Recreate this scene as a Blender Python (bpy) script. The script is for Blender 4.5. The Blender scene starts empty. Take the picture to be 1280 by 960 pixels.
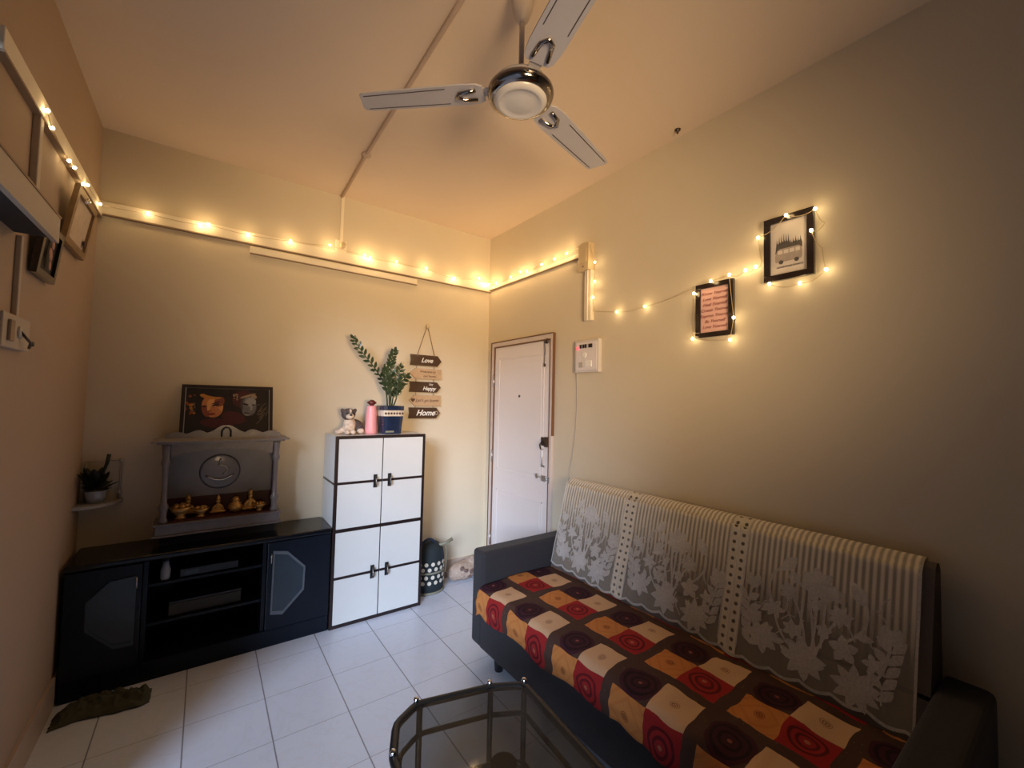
import bpy, bmesh, math, random
from mathutils import Vector, Matrix, Euler, noise
random.seed(7)
sc = bpy.context.scene
COL = sc.collection
PI = math.pi
T = 0.305                       # one floor tile
XL = -2.50                      # left wall
H = 2.866                       # ceiling
YF = -5.0                       # wall behind the camera

# ------------------------------------------------------------------ materials
def newmat(name):
    m = bpy.data.materials.new(name); m.use_nodes = True
    return m, m.node_tree, m.node_tree.nodes['Principled BSDF']

def mat(name, col, rough=0.6, metal=0.0, var=0.08, scale=18.0, bump=0.0, bscale=60.0, coat=0.0, spec=0.5, sheen=0.0):
    m, nt, b = newmat(name)
    N = nt.nodes; L = nt.links
    tc = N.new('ShaderNodeTexCoord')
    nz = N.new('ShaderNodeTexNoise'); nz.inputs['Scale'].default_value = scale; nz.inputs['Detail'].default_value = 4
    L.new(tc.outputs['Object'], nz.inputs['Vector'])
    mx = N.new('ShaderNodeMix'); mx.data_type = 'RGBA'
    mx.inputs[6].default_value = tuple(max(0, c*(1-var)) for c in col)+(1,)
    mx.inputs[7].default_value = tuple(min(1, c*(1+var)) for c in col)+(1,)
    L.new(nz.outputs['Fac'], mx.inputs[0]); L.new(mx.outputs[2], b.inputs['Base Color'])
    b.inputs['Roughness'].default_value = rough; b.inputs['Metallic'].default_value = metal
    b.inputs['Specular IOR Level'].default_value = spec
    b.inputs['Coat Weight'].default_value = coat; b.inputs['Coat Roughness'].default_value = 0.1
    if sheen: b.inputs['Sheen Weight'].default_value = sheen
    if bump:
        n2 = N.new('ShaderNodeTexNoise'); n2.inputs['Scale'].default_value = bscale; n2.inputs['Detail'].default_value = 5
        L.new(tc.outputs['Object'], n2.inputs['Vector'])
        bp = N.new('ShaderNodeBump'); bp.inputs['Strength'].default_value = bump; bp.inputs['Distance'].default_value = 0.004
        L.new(n2.outputs['Fac'], bp.inputs['Height']); L.new(bp.outputs['Normal'], b.inputs['Normal'])
    return m

def srgb(r, g, b):
    f = lambda c: (c/255/12.92) if c/255 <= 0.04045 else ((c/255+0.055)/1.055)**2.4
    return (f(r), f(g), f(b))

class NB:
    """small helper to write shader maths"""
    def __init__(s, nt): s.nt = nt
    def v(s, x, sock):
        if isinstance(x, (int, float)): sock.default_value = x
        else: s.nt.links.new(x, sock)
    def m(s, op, a, b=None, c=None):
        n = s.nt.nodes.new('ShaderNodeMath'); n.operation = op
        s.v(a, n.inputs[0])
        if b is not None: s.v(b, n.inputs[1])
        if c is not None: s.v(c, n.inputs[2])
        return n.outputs[0]
    def mix(s, f, a, b):
        n = s.nt.nodes.new('ShaderNodeMix'); n.data_type = 'RGBA'
        s.v(f, n.inputs[0])
        for x, i in ((a, 6), (b, 7)):
            if isinstance(x, tuple): n.inputs[i].default_value = x[:3]+(1,)
            else: s.nt.links.new(x, n.inputs[i])
        return n.outputs[2]
    def step(s, x, lo, hi):
        n = s.nt.nodes.new('ShaderNodeMapRange'); n.interpolation_type = 'SMOOTHSTEP'
        s.v(x, n.inputs[0]); n.inputs[1].default_value = lo; n.inputs[2].default_value = hi
        return n.outputs[0]

M = {}
M['wall'] = mat('wall_paint', (0.64, 0.56, 0.42), 0.75, var=0.05, scale=2.2, bump=0.25, bscale=9)
M['ceiling'] = mat('ceiling_paint', (0.68, 0.55, 0.42), 0.8, var=0.05, scale=1.6, bump=0.25, bscale=7)
M['ledge'] = mat('ledge_paint', (0.80, 0.72, 0.56), 0.55, var=0.05)
M['frontabsorber'] = mat('dark_bounce_absorber', (0.05, 0.04, 0.03), 0.8)  # invented dark colour for the unseen front wall, soaks up bounced light
M['rosewall_dim'] = mat('rose_brown_dimmed', (0.40, 0.295, 0.21), 0.75, var=0.05, scale=2.2, bump=0.25, bscale=9)  # rose-brown wall colour, darkened to stand in for the left wall's dimness
M['outline'] = mat('brown_outline', (0.34, 0.24, 0.15), 0.8)  # plain brown, darker than the trims it edges
M['skirting'] = mat('skirting_tile', (0.46, 0.36, 0.29), 0.4, var=0.1)
M['black'] = mat('black_lacquer', (0.006, 0.009, 0.016), 0.30, spec=0.22, var=0.2)
M['blackgloss'] = mat('black_gloss_top', (0.004, 0.005, 0.008), 0.16, spec=0.4, var=0.2)
M['blackdull'] = mat('black_board', (0.010, 0.010, 0.014), 0.5, var=0.2)
M['edge'] = mat('dark_brown_edging', (0.018, 0.010, 0.010), 0.35)
M['whitelam'] = mat('white_laminate', (0.66, 0.66, 0.64), 0.4, var=0.02)
M['steel'] = mat('brushed_steel', (0.55, 0.55, 0.56), 0.28, 1.0)
M['chrome'] = mat('chrome', (0.85, 0.85, 0.86), 0.08, 1.0, var=0.01)
M['clipchrome'] = mat('smoked_chrome', (0.30, 0.27, 0.25), 0.1, 1.0, var=0.01)
M['conduitpaint'] = mat('painted_over_conduit', (0.46, 0.35, 0.27), 0.8)
M['darksteel'] = mat('dark_steel', (0.10, 0.08, 0.07), 0.3, 0.9)
M['door'] = mat('door_paint', (0.74, 0.69, 0.68), 0.45, var=0.04, scale=4, bump=0.1)
M['doorframe'] = mat('door_frame_paint', (0.60, 0.52, 0.48), 0.5)
M['brownline'] = mat('door_gap_brown', (0.16, 0.075, 0.035), 0.6)
M['charcoal'] = mat('charcoal_upholstery', (0.030, 0.028, 0.032), 0.85, var=0.15, scale=60, bump=0.2, bscale=400, sheen=0.1, spec=0.2)
M['taupe'] = mat('backrest_upholstery', (0.12, 0.10, 0.09), 0.9, var=0.1, scale=60, bump=0.2, bscale=400, spec=0.2)
M['fanpaint'] = mat('fan_enamel', (0.40, 0.39, 0.42), 0.3, var=0.03)
M['fancap'] = mat('fan_cap_enamel', (0.50, 0.49, 0.49), 0.25, var=0.03)
M['fanrod'] = mat('fan_rod_paint', (0.50, 0.42, 0.36), 0.4)
M['pink'] = mat('pink_enamel', (0.80, 0.33, 0.34), 0.35, var=0.04)
M['maroon'] = mat('maroon_lid', (0.10, 0.015, 0.012), 0.3)
M['navy'] = mat('navy_glaze', (0.012, 0.022, 0.055), 0.2, var=0.5, scale=25, coat=0.4)
M['potband'] = mat('pot_cream_band', (0.62, 0.52, 0.40), 0.5, var=0.25, scale=60)
M['leaf'] = mat('zz_leaf', (0.022, 0.046, 0.016), 0.35, var=0.4, scale=14, coat=0.2)
M['palesprig'] = mat('lit_pale_leaf', (0.55, 0.42, 0.24), 0.6)  # pale colour stands in for light on the back stem
M['darkleaf'] = mat('dark_leaf', (0.012, 0.018, 0.012), 0.4, var=0.3)
M['soil'] = mat('soil', (0.03, 0.02, 0.012), 0.95, bump=0.6)
M['cord'] = mat('jute_cord', (0.35, 0.24, 0.13), 0.9)
M['woodlight'] = mat('pale_wood', (0.50, 0.34, 0.20), 0.25, var=0.2, scale=30, coat=0.5)
M['wooddark'] = mat('dark_stained_wood', (0.055, 0.026, 0.014), 0.22, var=0.3, scale=30, coat=0.6)
M['white'] = mat('white_paint', (0.82, 0.80, 0.74), 0.5, var=0.02)
M['inkbrown'] = mat('brown_ink', (0.09, 0.045, 0.03), 0.7)
M['switchplate'] = mat('switch_plate', (0.62, 0.58, 0.54), 0.35, var=0.02)
M['switchblack'] = mat('black_switch', (0.012, 0.010, 0.010), 0.35)
M['switchgrey'] = mat('grey_socket', (0.45, 0.42, 0.38), 0.4)
M['beigebox'] = mat('beige_plastic', (0.60, 0.47, 0.28), 0.4)
M['cable'] = mat('old_white_cable', (0.50, 0.45, 0.38), 0.5)
M['wire'] = mat('clear_copper_wire', (0.50, 0.38, 0.20), 0.4)
M['frameblack'] = mat('black_picture_frame', (0.016, 0.010, 0.010), 0.22, coat=0.6)
M['paperpink'] = mat('pink_paper', (0.80, 0.50, 0.44), 0.5, var=0.04)
M['paperwhite'] = mat('white_paper', (0.74, 0.68, 0.62), 0.5, var=0.04)
M['inkgrey'] = mat('grey_ink', (0.10, 0.09, 0.085), 0.7, var=0.3, scale=90)
M['inkgrey2'] = mat('dark_carton', (0.030, 0.026, 0.018), 0.6)
M['inksoft'] = mat('soft_grey_ink', (0.42, 0.36, 0.32), 0.7, var=0.2, scale=90)
M['inkred'] = mat('rose_brown_ink', (0.33, 0.09, 0.08), 0.7)
M['goldframe'] = mat('old_gilt_frame', (0.30, 0.19, 0.09), 0.4, 0.3, var=0.3, scale=60)
M['oldpaper'] = mat('old_calendar_paper', (0.62, 0.50, 0.38), 0.5, var=0.25, scale=25)
M['rosepaint'] = mat('rose_paint', (0.42, 0.20, 0.16), 0.6, var=0.4, scale=60)
M['templestone'] = mat('grey_carved_plastic', (0.17, 0.15, 0.155), 0.34, var=0.2, scale=30, coat=0.3, bump=0.4, bscale=40)
M['templeback'] = mat('silver_grey_panel', (0.21, 0.205, 0.23), 0.4, 0.1, var=0.25, scale=12, coat=0.3)
M['templered'] = mat('dark_red_lining', (0.06, 0.012, 0.010), 0.45, var=0.2)
M['gold'] = mat('polished_brass', (0.55, 0.32, 0.10), 0.38, 0.7, var=0.15)
M['bagdark'] = mat('dark_teal_canvas', (0.010, 0.018, 0.022), 0.8, bump=0.2, bscale=300)
M['bagnavy'] = mat('navy_canvas_panel', (0.014, 0.028, 0.06), 0.8)
M['bagdot'] = mat('cream_dot_print', (0.66, 0.60, 0.50), 0.8)
M['bagrim'] = mat('olive_grey_piping', (0.22, 0.21, 0.15), 0.7)
M['pouch'] = mat('beige_patterned_cloth', (0.46, 0.34, 0.26), 0.9, var=0.1, scale=30)
M['olive'] = mat('olive_green_cloth', (0.055, 0.058, 0.036), 0.95, var=0.3, scale=14, bump=0.4, bscale=80)
M['tvframe'] = mat('pale_door_trim', (0.09, 0.105, 0.125), 0.4)
M['frosted'] = mat('frosted_cabinet_glass', (0.022, 0.036, 0.050), 0.3, var=0.3, scale=6, coat=0.1)
M['settop'] = mat('set_top_box_plastic', (0.006, 0.006, 0.008), 0.3)
M['porcelain'] = mat('pale_porcelain', (0.30, 0.32, 0.36), 0.2)
M['ledred'] = mat('red_lamp_lens', (0.8, 0.05, 0.06), 0.3)
M['tableframe'] = mat('black_powder_coat', (0.014, 0.016, 0.017), 0.35, 0.3)
M['bowl'] = mat('black_bowl', (0.004, 0.004, 0.004), 0.7, spec=0.1)
M['shelfwhite'] = mat('grey_white_shelf', (0.40, 0.37, 0.34), 0.4)
M['pelmet'] = mat('pelmet_paint', (0.46, 0.39, 0.31), 0.6, var=0.05)
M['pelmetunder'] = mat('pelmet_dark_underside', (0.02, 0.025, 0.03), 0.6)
def emis(name, col, s):
    m, nt, b = newmat(name)
    b.inputs['Base Color'].default_value = col+(1,)
    b.inputs['Emission Color'].default_value = col+(1,); b.inputs['Emission Strength'].default_value = s
    return m
M['led'] = emis('warm_led', (1.0, 0.80, 0.42), 26)
M['redled'] = emis('red_neon', (1.0, 0.10, 0.12), 1.6)

# wall paint: faint brush unevenness only (already in mat)

# floor tiles
m, nt, b = newmat('marble_floor_tile'); nb = NB(nt)
tc = nt.nodes.new('ShaderNodeTexCoord'); sx = nt.nodes.new('ShaderNodeSeparateXYZ'); nt.links.new(tc.outputs['Object'], sx.inputs[0])
X0, Y0 = -6.578*T, -1.5486*T
def grout(c, o, w):
    f = nb.m('FRACT', nb.m('ADD', nb.m('DIVIDE', nb.m('SUBTRACT', c, o), T), 100.5))
    d = nb.m('MULTIPLY', nb.m('ABSOLUTE', nb.m('SUBTRACT', f, 0.5)), T)
    return nb.m('SUBTRACT', 1, nb.step(d, w*0.5, w))
gx, gy = grout(sx.outputs[0], X0, 0.0035), grout(sx.outputs[1], Y0, 0.0022)
g = nb.m('MAXIMUM', nb.m('MULTIPLY', gx, 0.85), nb.m('MULTIPLY', gy, 0.6))
wv = nt.nodes.new('ShaderNodeTexNoise'); wv.inputs['Scale'].default_value = 5; wv.inputs['Detail'].default_value = 8; wv.inputs['Distortion'].default_value = 2.2
nt.links.new(tc.outputs['Object'], wv.inputs['Vector'])
vein = nb.m('SUBTRACT', 1, nb.step(nb.m('ABSOLUTE', nb.m('SUBTRACT', wv.outputs['Fac'], 0.5)), 0.0, 0.035))
c1 = nb.mix(nb.m('MULTIPLY', vein, 0.22), (0.64, 0.70, 0.82), (0.53, 0.55, 0.62))
c2 = nb.mix(g, c1, (0.16, 0.17, 0.20))
nt.links.new(c2, b.inputs['Base Color'])
b.inputs['Roughness'].default_value = 0.24
M['floor'] = m

# patchwork seat cover (uv: u = along the sofa, v = across from the back to the front, metres)
m, nt, b = newmat('patchwork_cotton'); nb = NB(nt)
uv = nt.nodes.new('ShaderNodeUVMap'); sx = nt.nodes.new('ShaderNodeSeparateXYZ'); nt.links.new(uv.outputs[0], sx.inputs[0])
P = 0.32
wn = nt.nodes.new('ShaderNodeTexNoise'); wn.inputs['Scale'].default_value = 7; wn.inputs['Detail'].default_value = 1
nt.links.new(uv.outputs[0], wn.inputs['Vector'])
wob = nb.m('MULTIPLY', nb.m('SUBTRACT', wn.outputs['Fac'], 0.5), 0.035)
u = nb.m('MULTIPLY', nb.m('FRACT', nb.m('DIVIDE', nb.m('ADD', nb.m('SUBTRACT', sx.outputs[0], 1.11), nb.m('ADD', wob, 3.2)), P)), P)
v = nb.m('MULTIPLY', nb.m('FRACT', nb.m('DIVIDE', nb.m('ADD', nb.m('SUBTRACT', sx.outputs[1], 0.288), nb.m('ADD', wob, 3.2)), P)), P)
S = 0.138
uB = nb.m('GREATER_THAN', u, S); vO = nb.m('GREATER_THAN', v, S)
cu = nb.m('SUBTRACT', u, nb.m('ADD', nb.m('MULTIPLY', uB, S), S/2))
cv = nb.m('SUBTRACT', v, nb.m('ADD', nb.m('MULTIPLY', vO, S), S/2))
r = nb.m('SQRT', nb.m('ADD', nb.m('MULTIPLY', cu, cu), nb.m('MULTIPLY', cv, cv)))
band = nb.m('MAXIMUM', nb.m('GREATER_THAN', u, 2*S), nb.m('GREATER_THAN', v, 2*S))
brown = srgb(82, 60, 52)
fl = nb.m('SUBTRACT', 1, nb.step(r, 0.012, 0.020))
flc = nb.m('MULTIPLY', fl, nb.step(nb.m('SINE', nb.m('MULTIPLY', r, 900)), -0.6, 0.6))
cream = nb.mix(nb.m('MULTIPLY', flc, .8), srgb(232, 192, 152), srgb(110, 60, 30))
orange = nb.mix(nb.m('MULTIPLY', flc, .9), srgb(222, 145, 78), srgb(95, 40, 20))
orange = nb.mix(nb.m('MULTIPLY', nb.step(nb.m('SINE', nb.m('MULTIPLY', nb.m('ADD', nb.m('ABSOLUTE', cu), nb.m('ABSOLUTE', cv)), 130)), 0.3, 0.9), 0.25), orange, srgb(185, 95, 45))
rings = nb.step(nb.m('SINE', nb.m('MULTIPLY', r, 300)), -0.2, 0.5)
red = nb.mix(nb.m('MULTIPLY', rings, nb.m('SUBTRACT', 1, nb.step(r, 0.055, 0.062))), srgb(172, 36, 38), srgb(104, 16, 24))
red = nb.mix(nb.m('SUBTRACT', 1, nb.step(r, 0.006, 0.011)), red, srgb(200, 110, 80))
rings2 = nb.step(nb.m('SINE', nb.m('MULTIPLY', r, 260)), -0.1, 0.5)
pur = nb.mix(rings2, srgb(66, 26, 44), srgb(32, 14, 26))
pur = nb.mix(nb.m('SUBTRACT', 1, nb.step(r, 0.005, 0.010)), pur, srgb(160, 90, 80))
pur = nb.mix(nb.step(r, 0.070, 0.076), pur, brown)
colA = nb.mix(vO, pur, orange); colB = nb.mix(vO, cream, red)
c = nb.mix(uB, colA, colB)
vo = nt.nodes.new('ShaderNodeTexVoronoi'); vo.inputs['Scale'].default_value = 45; nt.links.new(uv.outputs[0], vo.inputs['Vector'])
speck = nb.m('SUBTRACT', 1, nb.step(vo.outputs['Distance'], 0.08, 0.14))
brn = nb.mix(nb.m('MULTIPLY', speck, 0.5), brown, srgb(150, 120, 90))
c = nb.mix(band, c, brn)
fine = nt.nodes.new('ShaderNodeTexNoise'); fine.inputs['Scale'].default_value = 220; nt.links.new(uv.outputs[0], fine.inputs['Vector'])
c = nb.mix(nb.m('MULTIPLY', fine.outputs['Fac'], 0.18), c, (0.05, 0.03, 0.03))
c = nb.mix(0.22, c, (0.03, 0.015, 0.012))
nt.links.new(c, b.inputs['Base Color']); b.inputs['Roughness'].default_value = 0.85; b.inputs['Specular IOR Level'].default_value = 0.2
M['patch'] = m

# lace net (uv: u along the sofa, v down from the top edge, metres)
BANDS = (1.655, 2.222)
m, nt, b = newmat('crochet_net'); nb = NB(nt)
uv = nt.nodes.new('ShaderNodeUVMap'); sx = nt.nodes.new('ShaderNodeSeparateXYZ'); nt.links.new(uv.outputs[0], sx.inputs[0])
u, v = sx.outputs[0], sx.outputs[1]
fu = nb.m('FRACT', nb.m('DIVIDE', u, 0.020))
rib = nb.step(nb.m('ABSOLUTE', nb.m('SUBTRACT', fu, 0.5)), 0.10, 0.40)
rib = nb.m('SUBTRACT', 1, rib)
ribfade = nb.m('SUBTRACT', 1, nb.step(v, 0.10, 0.34))
a = nb.m('ADD', nb.m('ADD', 0.20, nb.m('MULTIPLY', ribfade, 0.16)), nb.m('MULTIPLY', rib, nb.m('ADD', 0.06, nb.m('MULTIPLY', ribfade, 0.42))))
a = nb.m('ADD', a, nb.m('MULTIPLY', nb.m('SUBTRACT', 1, nb.step(v, 0.0, 0.06)), 0.15))
for bc in BANDS:
    du = nb.m('ABSOLUTE', nb.m('SUBTRACT', u, bc))
    inb = nb.m('LESS_THAN', du, 0.036)
    hu = nb.m('ABSOLUTE', nb.m('SUBTRACT', du, 0.018))
    hv = nb.m('MULTIPLY', nb.m('ABSOLUTE', nb.m('SUBTRACT', nb.m('FRACT', nb.m('DIVIDE', v, 0.034)), 0.5)), 0.034)
    rr = nb.m('SQRT', nb.m('ADD', nb.m('MULTIPLY', hu, hu), nb.m('MULTIPLY', hv, hv)))
    hole = nb.step(rr, 0.006, 0.0085)
    ab = nb.m('ADD', 0.12, nb.m('MULTIPLY', hole, 0.68))
    a = nb.m('ADD', nb.m('MULTIPLY', a, nb.m('SUBTRACT', 1, inb)), nb.m('MULTIPLY', ab, inb))
b.inputs['Base Color'].default_value = (0.78, 0.72, 0.60, 1); b.inputs['Roughness'].default_value = 0.9
tr = nt.nodes.new('ShaderNodeBsdfTransparent'); mxs = nt.nodes.new('ShaderNodeMixShader')
nt.links.new(a, mxs.inputs[0]); nt.links.new(tr.outputs[0], mxs.inputs[1]); nt.links.new(b.outputs[0], mxs.inputs[2])
nt.links.new(mxs.outputs[0], nt.nodes['Material Output'].inputs[0])
M['net'] = m
m, nt, b = newmat('crochet_motif'); nb = NB(nt)
b.inputs['Base Color'].default_value = (0.78, 0.76, 0.74, 1); b.inputs['Roughness'].default_value = 0.9
tr = nt.nodes.new('ShaderNodeBsdfTransparent'); mxs = nt.nodes.new('ShaderNodeMixShader')
tcn = nt.nodes.new('ShaderNodeTexCoord'); nn = nt.nodes.new('ShaderNodeTexNoise'); nn.inputs['Scale'].default_value = 150; nt.links.new(tcn.outputs['Object'], nn.inputs['Vector'])
nt.links.new(nb.m('ADD', 0.28, nb.m('MULTIPLY', nn.outputs['Fac'], 0.42)), mxs.inputs[0]); nt.links.new(tr.outputs[0], mxs.inputs[1]); nt.links.new(b.outputs[0], mxs.inputs[2])
nt.links.new(mxs.outputs[0], nt.nodes['Material Output'].inputs[0])
M['motif'] = m

# smoked glass
m, nt, b = newmat('smoked_glass')
b.inputs['Base Color'].default_value = (0.02, 0.022, 0.024, 1); b.inputs['Roughness'].default_value = 0.06; b.inputs['Specular IOR Level'].default_value = 0.6
tr = nt.nodes.new('ShaderNodeBsdfTransparent'); tr.inputs[0].default_value = (0.70, 0.73, 0.74, 1)
mxs = nt.nodes.new('ShaderNodeMixShader'); mxs.inputs[0].default_value = 0.36
nt.links.new(tr.outputs[0], mxs.inputs[1]); nt.links.new(b.outputs[0], mxs.inputs[2]); nt.links.new(mxs.outputs[0], nt.nodes['Material Output'].inputs[0])
M['glass'] = m

# vertex-coloured fur / paint
m, nt, b = newmat('painted_fur')
vc = nt.nodes.new('ShaderNodeVertexColor'); vc.layer_name = 'Col'; nt.links.new(vc.outputs[0], b.inputs['Base Color']); b.inputs['Roughness'].default_value = 0.7
M['fur'] = m

# ------------------------------------------------------------------ geometry helpers
class MB:
    def __init__(s): s.bm = bmesh.new()
    def box(s, x0, x1, y0, y1, z0, z1, bev=0.0, seg=2, mi=0):
        r = bmesh.ops.create_cube(s.bm, size=1)
        for v in r['verts']:
            v.co = Vector(((x0+x1)/2+v.co.x*(x1-x0), (y0+y1)/2+v.co.y*(y1-y0), (z0+z1)/2+v.co.z*(z1-z0)))
        fs = set(f for v in r['verts'] for f in v.link_faces)
        for f in fs: f.material_index = mi
        if bev:
            es = list({e for f in fs for e in f.edges})
            rr = bmesh.ops.bevel(s.bm, geom=es, offset=bev, segments=seg, affect='EDGES', profile=0.5)
            for f in rr['faces']: f.material_index = mi
        return s
    def tube(s, pts, r, n=8, closed=False, mi=0, caps=True):
        pts = [Vector(p) for p in pts]; k = len(pts)
        rad = r if isinstance(r, (list, tuple)) else [r]*k
        rings = []; up = None
        for i, p in enumerate(pts):
            a = pts[(i-1) % k] if (closed or i > 0) else p
            c = pts[(i+1) % k] if (closed or i < k-1) else p
            t = (c-a)
            t = t.normalized() if t.length > 1e-9 else Vector((0, 0, 1))
            if up is None:
                up = Vector((0, 0, 1)) if abs(t.z) < 0.9 else Vector((1, 0, 0))
            x = t.cross(up)
            if x.length < 1e-6: x = t.cross(Vector((0.3, 1, 0.1)))
            x.normalize(); y = x.cross(t).normalized(); up = y
            rings.append([s.bm.verts.new(p+x*math.cos(2*PI*j/n)*rad[i]+y*math.sin(2*PI*j/n)*rad[i]) for j in range(n)])
        m_ = k if closed else k-1
        for i in range(m_):
            A, B = rings[i], rings[(i+1) % k]
            for j in range(n):
                f = s.bm.faces.new((A[j], A[(j+1) % n], B[(j+1) % n], B[j])); f.smooth = True; f.material_index = mi
        if not closed and caps:
            for R_, rv in ((rings[0], True), (rings[-1], False)):
                f = s.bm.faces.new(list(reversed(R_)) if rv else R_); f.material_index = mi
        return s
    def lathe(s, prof, c=(0, 0, 0), n=24, mi=0, axis='Z', smooth=True):
        c = Vector(c); rings = []
        for (r, h) in prof:
            ring = []
            for j in range(n):
                a = 2*PI*j/n
                if axis == 'Z': d = Vector((r*math.cos(a), r*math.sin(a), h))
                elif axis == 'X': d = Vector((h, r*math.cos(a), r*math.sin(a)))
                else: d = Vector((r*math.cos(a), h, r*math.sin(a)))
                ring.append(s.bm.verts.new(c+d))
            rings.append(ring)
        for i in range(len(rings)-1):
            for j in range(n):
                f = s.bm.faces.new((rings[i][j], rings[i][(j+1) % n], rings[i+1][(j+1) % n], rings[i+1][j])); f.smooth = smooth; f.material_index = mi
        for R_ in (rings[0], rings[-1]):
            try: f = s.bm.faces.new(R_); f.material_index = mi
            except Exception: pass
        return s
    def prism(s, pts, d, mi=0):
        """pts: list of 3D points of a flat outline, d: extrusion vector"""
        d = Vector(d); A = [s.bm.verts.new(Vector(p)) for p in pts]; B = [s.bm.verts.new(Vector(p)+d) for p in pts]; n = len(A)
        fs = [s.bm.faces.new(A), s.bm.faces.new(list(reversed(B)))]
        for j in range(n): fs.append(s.bm.faces.new((A[j], B[j], B[(j+1) % n], A[(j+1) % n])))
        for f in fs: f.material_index = mi
        return s
    def face(s, pts, mi=0):
        f = s.bm.faces.new([s.bm.verts.new(Vector(p)) for p in pts]); f.material_index = mi; return s
    def ball(s, c, r, sub=2, mi=0, scale=(1, 1, 1), rot=None):
        q = bmesh.ops.create_icosphere(s.bm, subdivisions=sub, radius=r)
        mt = Matrix.Diagonal(Vector(scale)).to_4x4()
        if rot is not None: mt = Euler(rot).to_matrix().to_4x4() @ mt
        for v in q['verts']: v.co = mt @ v.co + Vector(c)
        for f in {f for v in q['verts'] for f in v.link_faces}: f.smooth = True; f.material_index = mi
        return s
    def build(s, name, mats, parent=None, smooth_angle=None):
        bmesh.ops.recalc_face_normals(s.bm, faces=s.bm.faces)
        me = bpy.data.meshes.new(name); s.bm.to_mesh(me); s.bm.free()
        for q in (mats if isinstance(mats, (list, tuple)) else [mats]): me.materials.append(M[q] if isinstance(q, str) else q)
        o = bpy.data.objects.new(name, me); COL.objects.link(o)
        if parent is not None:
            o.parent = parent; o.matrix_parent_inverse = Matrix.Translation(parent.location).inverted() if parent.rotation_euler[:] == (0, 0, 0) else parent.matrix_basis.inverted()
        return o

def thing(name, label, cat, loc=(0, 0, 0), group=None):
    o = bpy.data.objects.new(name, None); o.empty_display_size = 0.05; COL.objects.link(o); o.location = loc
    o['label'] = label; o['category'] = cat
    if group: o['group'] = group
    return o
def tag(o, label, cat, group=None, kind=None):
    o['label'] = label; o['category'] = cat
    if group: o['group'] = group
    if kind: o['kind'] = kind
    return o
def struct(o, label=None):
    o['kind'] = 'structure'
    if label: o['label'] = label
    return o
def text(name, body, size, origin, xdir, ydir, matname, parent, shear=0.0, align='CENTER', ext=0.0006, bold=0.0):
    cu = bpy.data.curves.new(name, 'FONT'); cu.body = body; cu.size = size; cu.align_x = align; cu.align_y = 'CENTER'
    cu.extrude = ext; cu.shear = shear; cu.offset = bold
    ob = bpy.data.objects.new(name, cu)
    X = Vector(xdir).normalized(); Y = Vector(ydir).normalized(); Z = X.cross(Y)
    mt = Matrix((X, Y, Z)).transposed().to_4x4(); mt.translation = Vector(origin)
    COL.objects.link(ob); bpy.context.view_layer.update()
    dg = bpy.context.evaluated_depsgraph_get(); me = bpy.data.meshes.new_from_object(ob.evaluated_get(dg))
    bpy.data.objects.remove(ob); me.transform(mt); me.materials.clear(); me.materials.append(M[matname]); me.name = name
    o = bpy.data.objects.new(name, me); COL.objects.link(o)
    if parent is not None: o.parent = parent; o.matrix_parent_inverse = parent.matrix_basis.inverted()
    return o
def blob(parts, voxel, smooth=4):
    """one continuous mesh from ellipsoids (centre, radii, rotation, colour)"""
    mb = MB()
    for p in parts: mb.ball(p[0], 1.0, 3, scale=p[1], rot=p[2])
    me = bpy.data.meshes.new('tmp'); mb.bm.to_mesh(me); mb.bm.free()
    ob = bpy.data.objects.new('tmp', me); COL.objects.link(ob)
    rm = ob.modifiers.new('r', 'REMESH'); rm.mode = 'VOXEL'; rm.voxel_size = voxel; rm.use_smooth_shade = True
    sm = ob.modifiers.new('s', 'SMOOTH'); sm.iterations = smooth; sm.factor = 0.5
    bpy.context.view_layer.update()
    dg = bpy.context.evaluated_depsgraph_get(); out = bpy.data.meshes.new_from_object(ob.evaluated_get(dg))
    bpy.data.objects.remove(ob)
    if parts[0][3] is not None:
        ca = out.color_attributes.new('Col', 'FLOAT_COLOR', 'POINT')
        inv = []
        for p in parts:
            mt = Matrix.Translation(p[0]) @ (Euler(p[2]).to_matrix().to_4x4() if p[2] else Matrix.Identity(4)) @ Matrix.Diagonal(Vector(p[1])).to_4x4()
            inv.append((mt.inverted(), p[3]))
        for i, v in enumerate(out.vertices):
            best = min(inv, key=lambda q: (q[0] @ v.co).length)
            n_ = 0.85+0.3*noise.noise(v.co*60)
            ca.data[i].color = (best[1][0]*n_, best[1][1]*n_, best[1][2]*n_, 1)
    for p in out.polygons: p.use_smooth = True
    return out
def meshobj(name, me, matname, parent=None):
    me.materials.clear(); me.materials.append(M[matname]); me.name = name
    o = bpy.data.objects.new(name, me); COL.objects.link(o)
    if parent is not None: o.parent = parent; o.matrix_parent_inverse = parent.matrix_basis.inverted()
    return o

# ------------------------------------------------------------------ the room
WT = 0.12
struct(MB().box(XL-WT-2.5, WT, YF-WT, WT, -0.12, 0).build('floor', 'floor'))
struct(MB().box(XL-WT, WT, YF-WT, WT, H, H+0.12).build('ceiling', 'ceiling'))
struct(MB().box(XL-WT, WT, 0, WT, 0, H).build('wall_back', 'wall'))
struct(MB().box(0, WT, YF, 0, 0, H).build('wall_right', 'wall'))
struct(MB().box(XL-WT, WT, YF-WT, YF, 0, H).build('wall_front', 'frontabsorber'))
OY0, OY1, OZ = -1.38, -3.85, 2.42          # doorway to the balcony in the left wall, under the pelmet
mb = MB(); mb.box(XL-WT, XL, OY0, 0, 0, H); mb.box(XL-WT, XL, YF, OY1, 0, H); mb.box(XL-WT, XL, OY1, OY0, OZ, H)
struct(mb.build('wall_left', 'rosewall_dim'))
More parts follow.
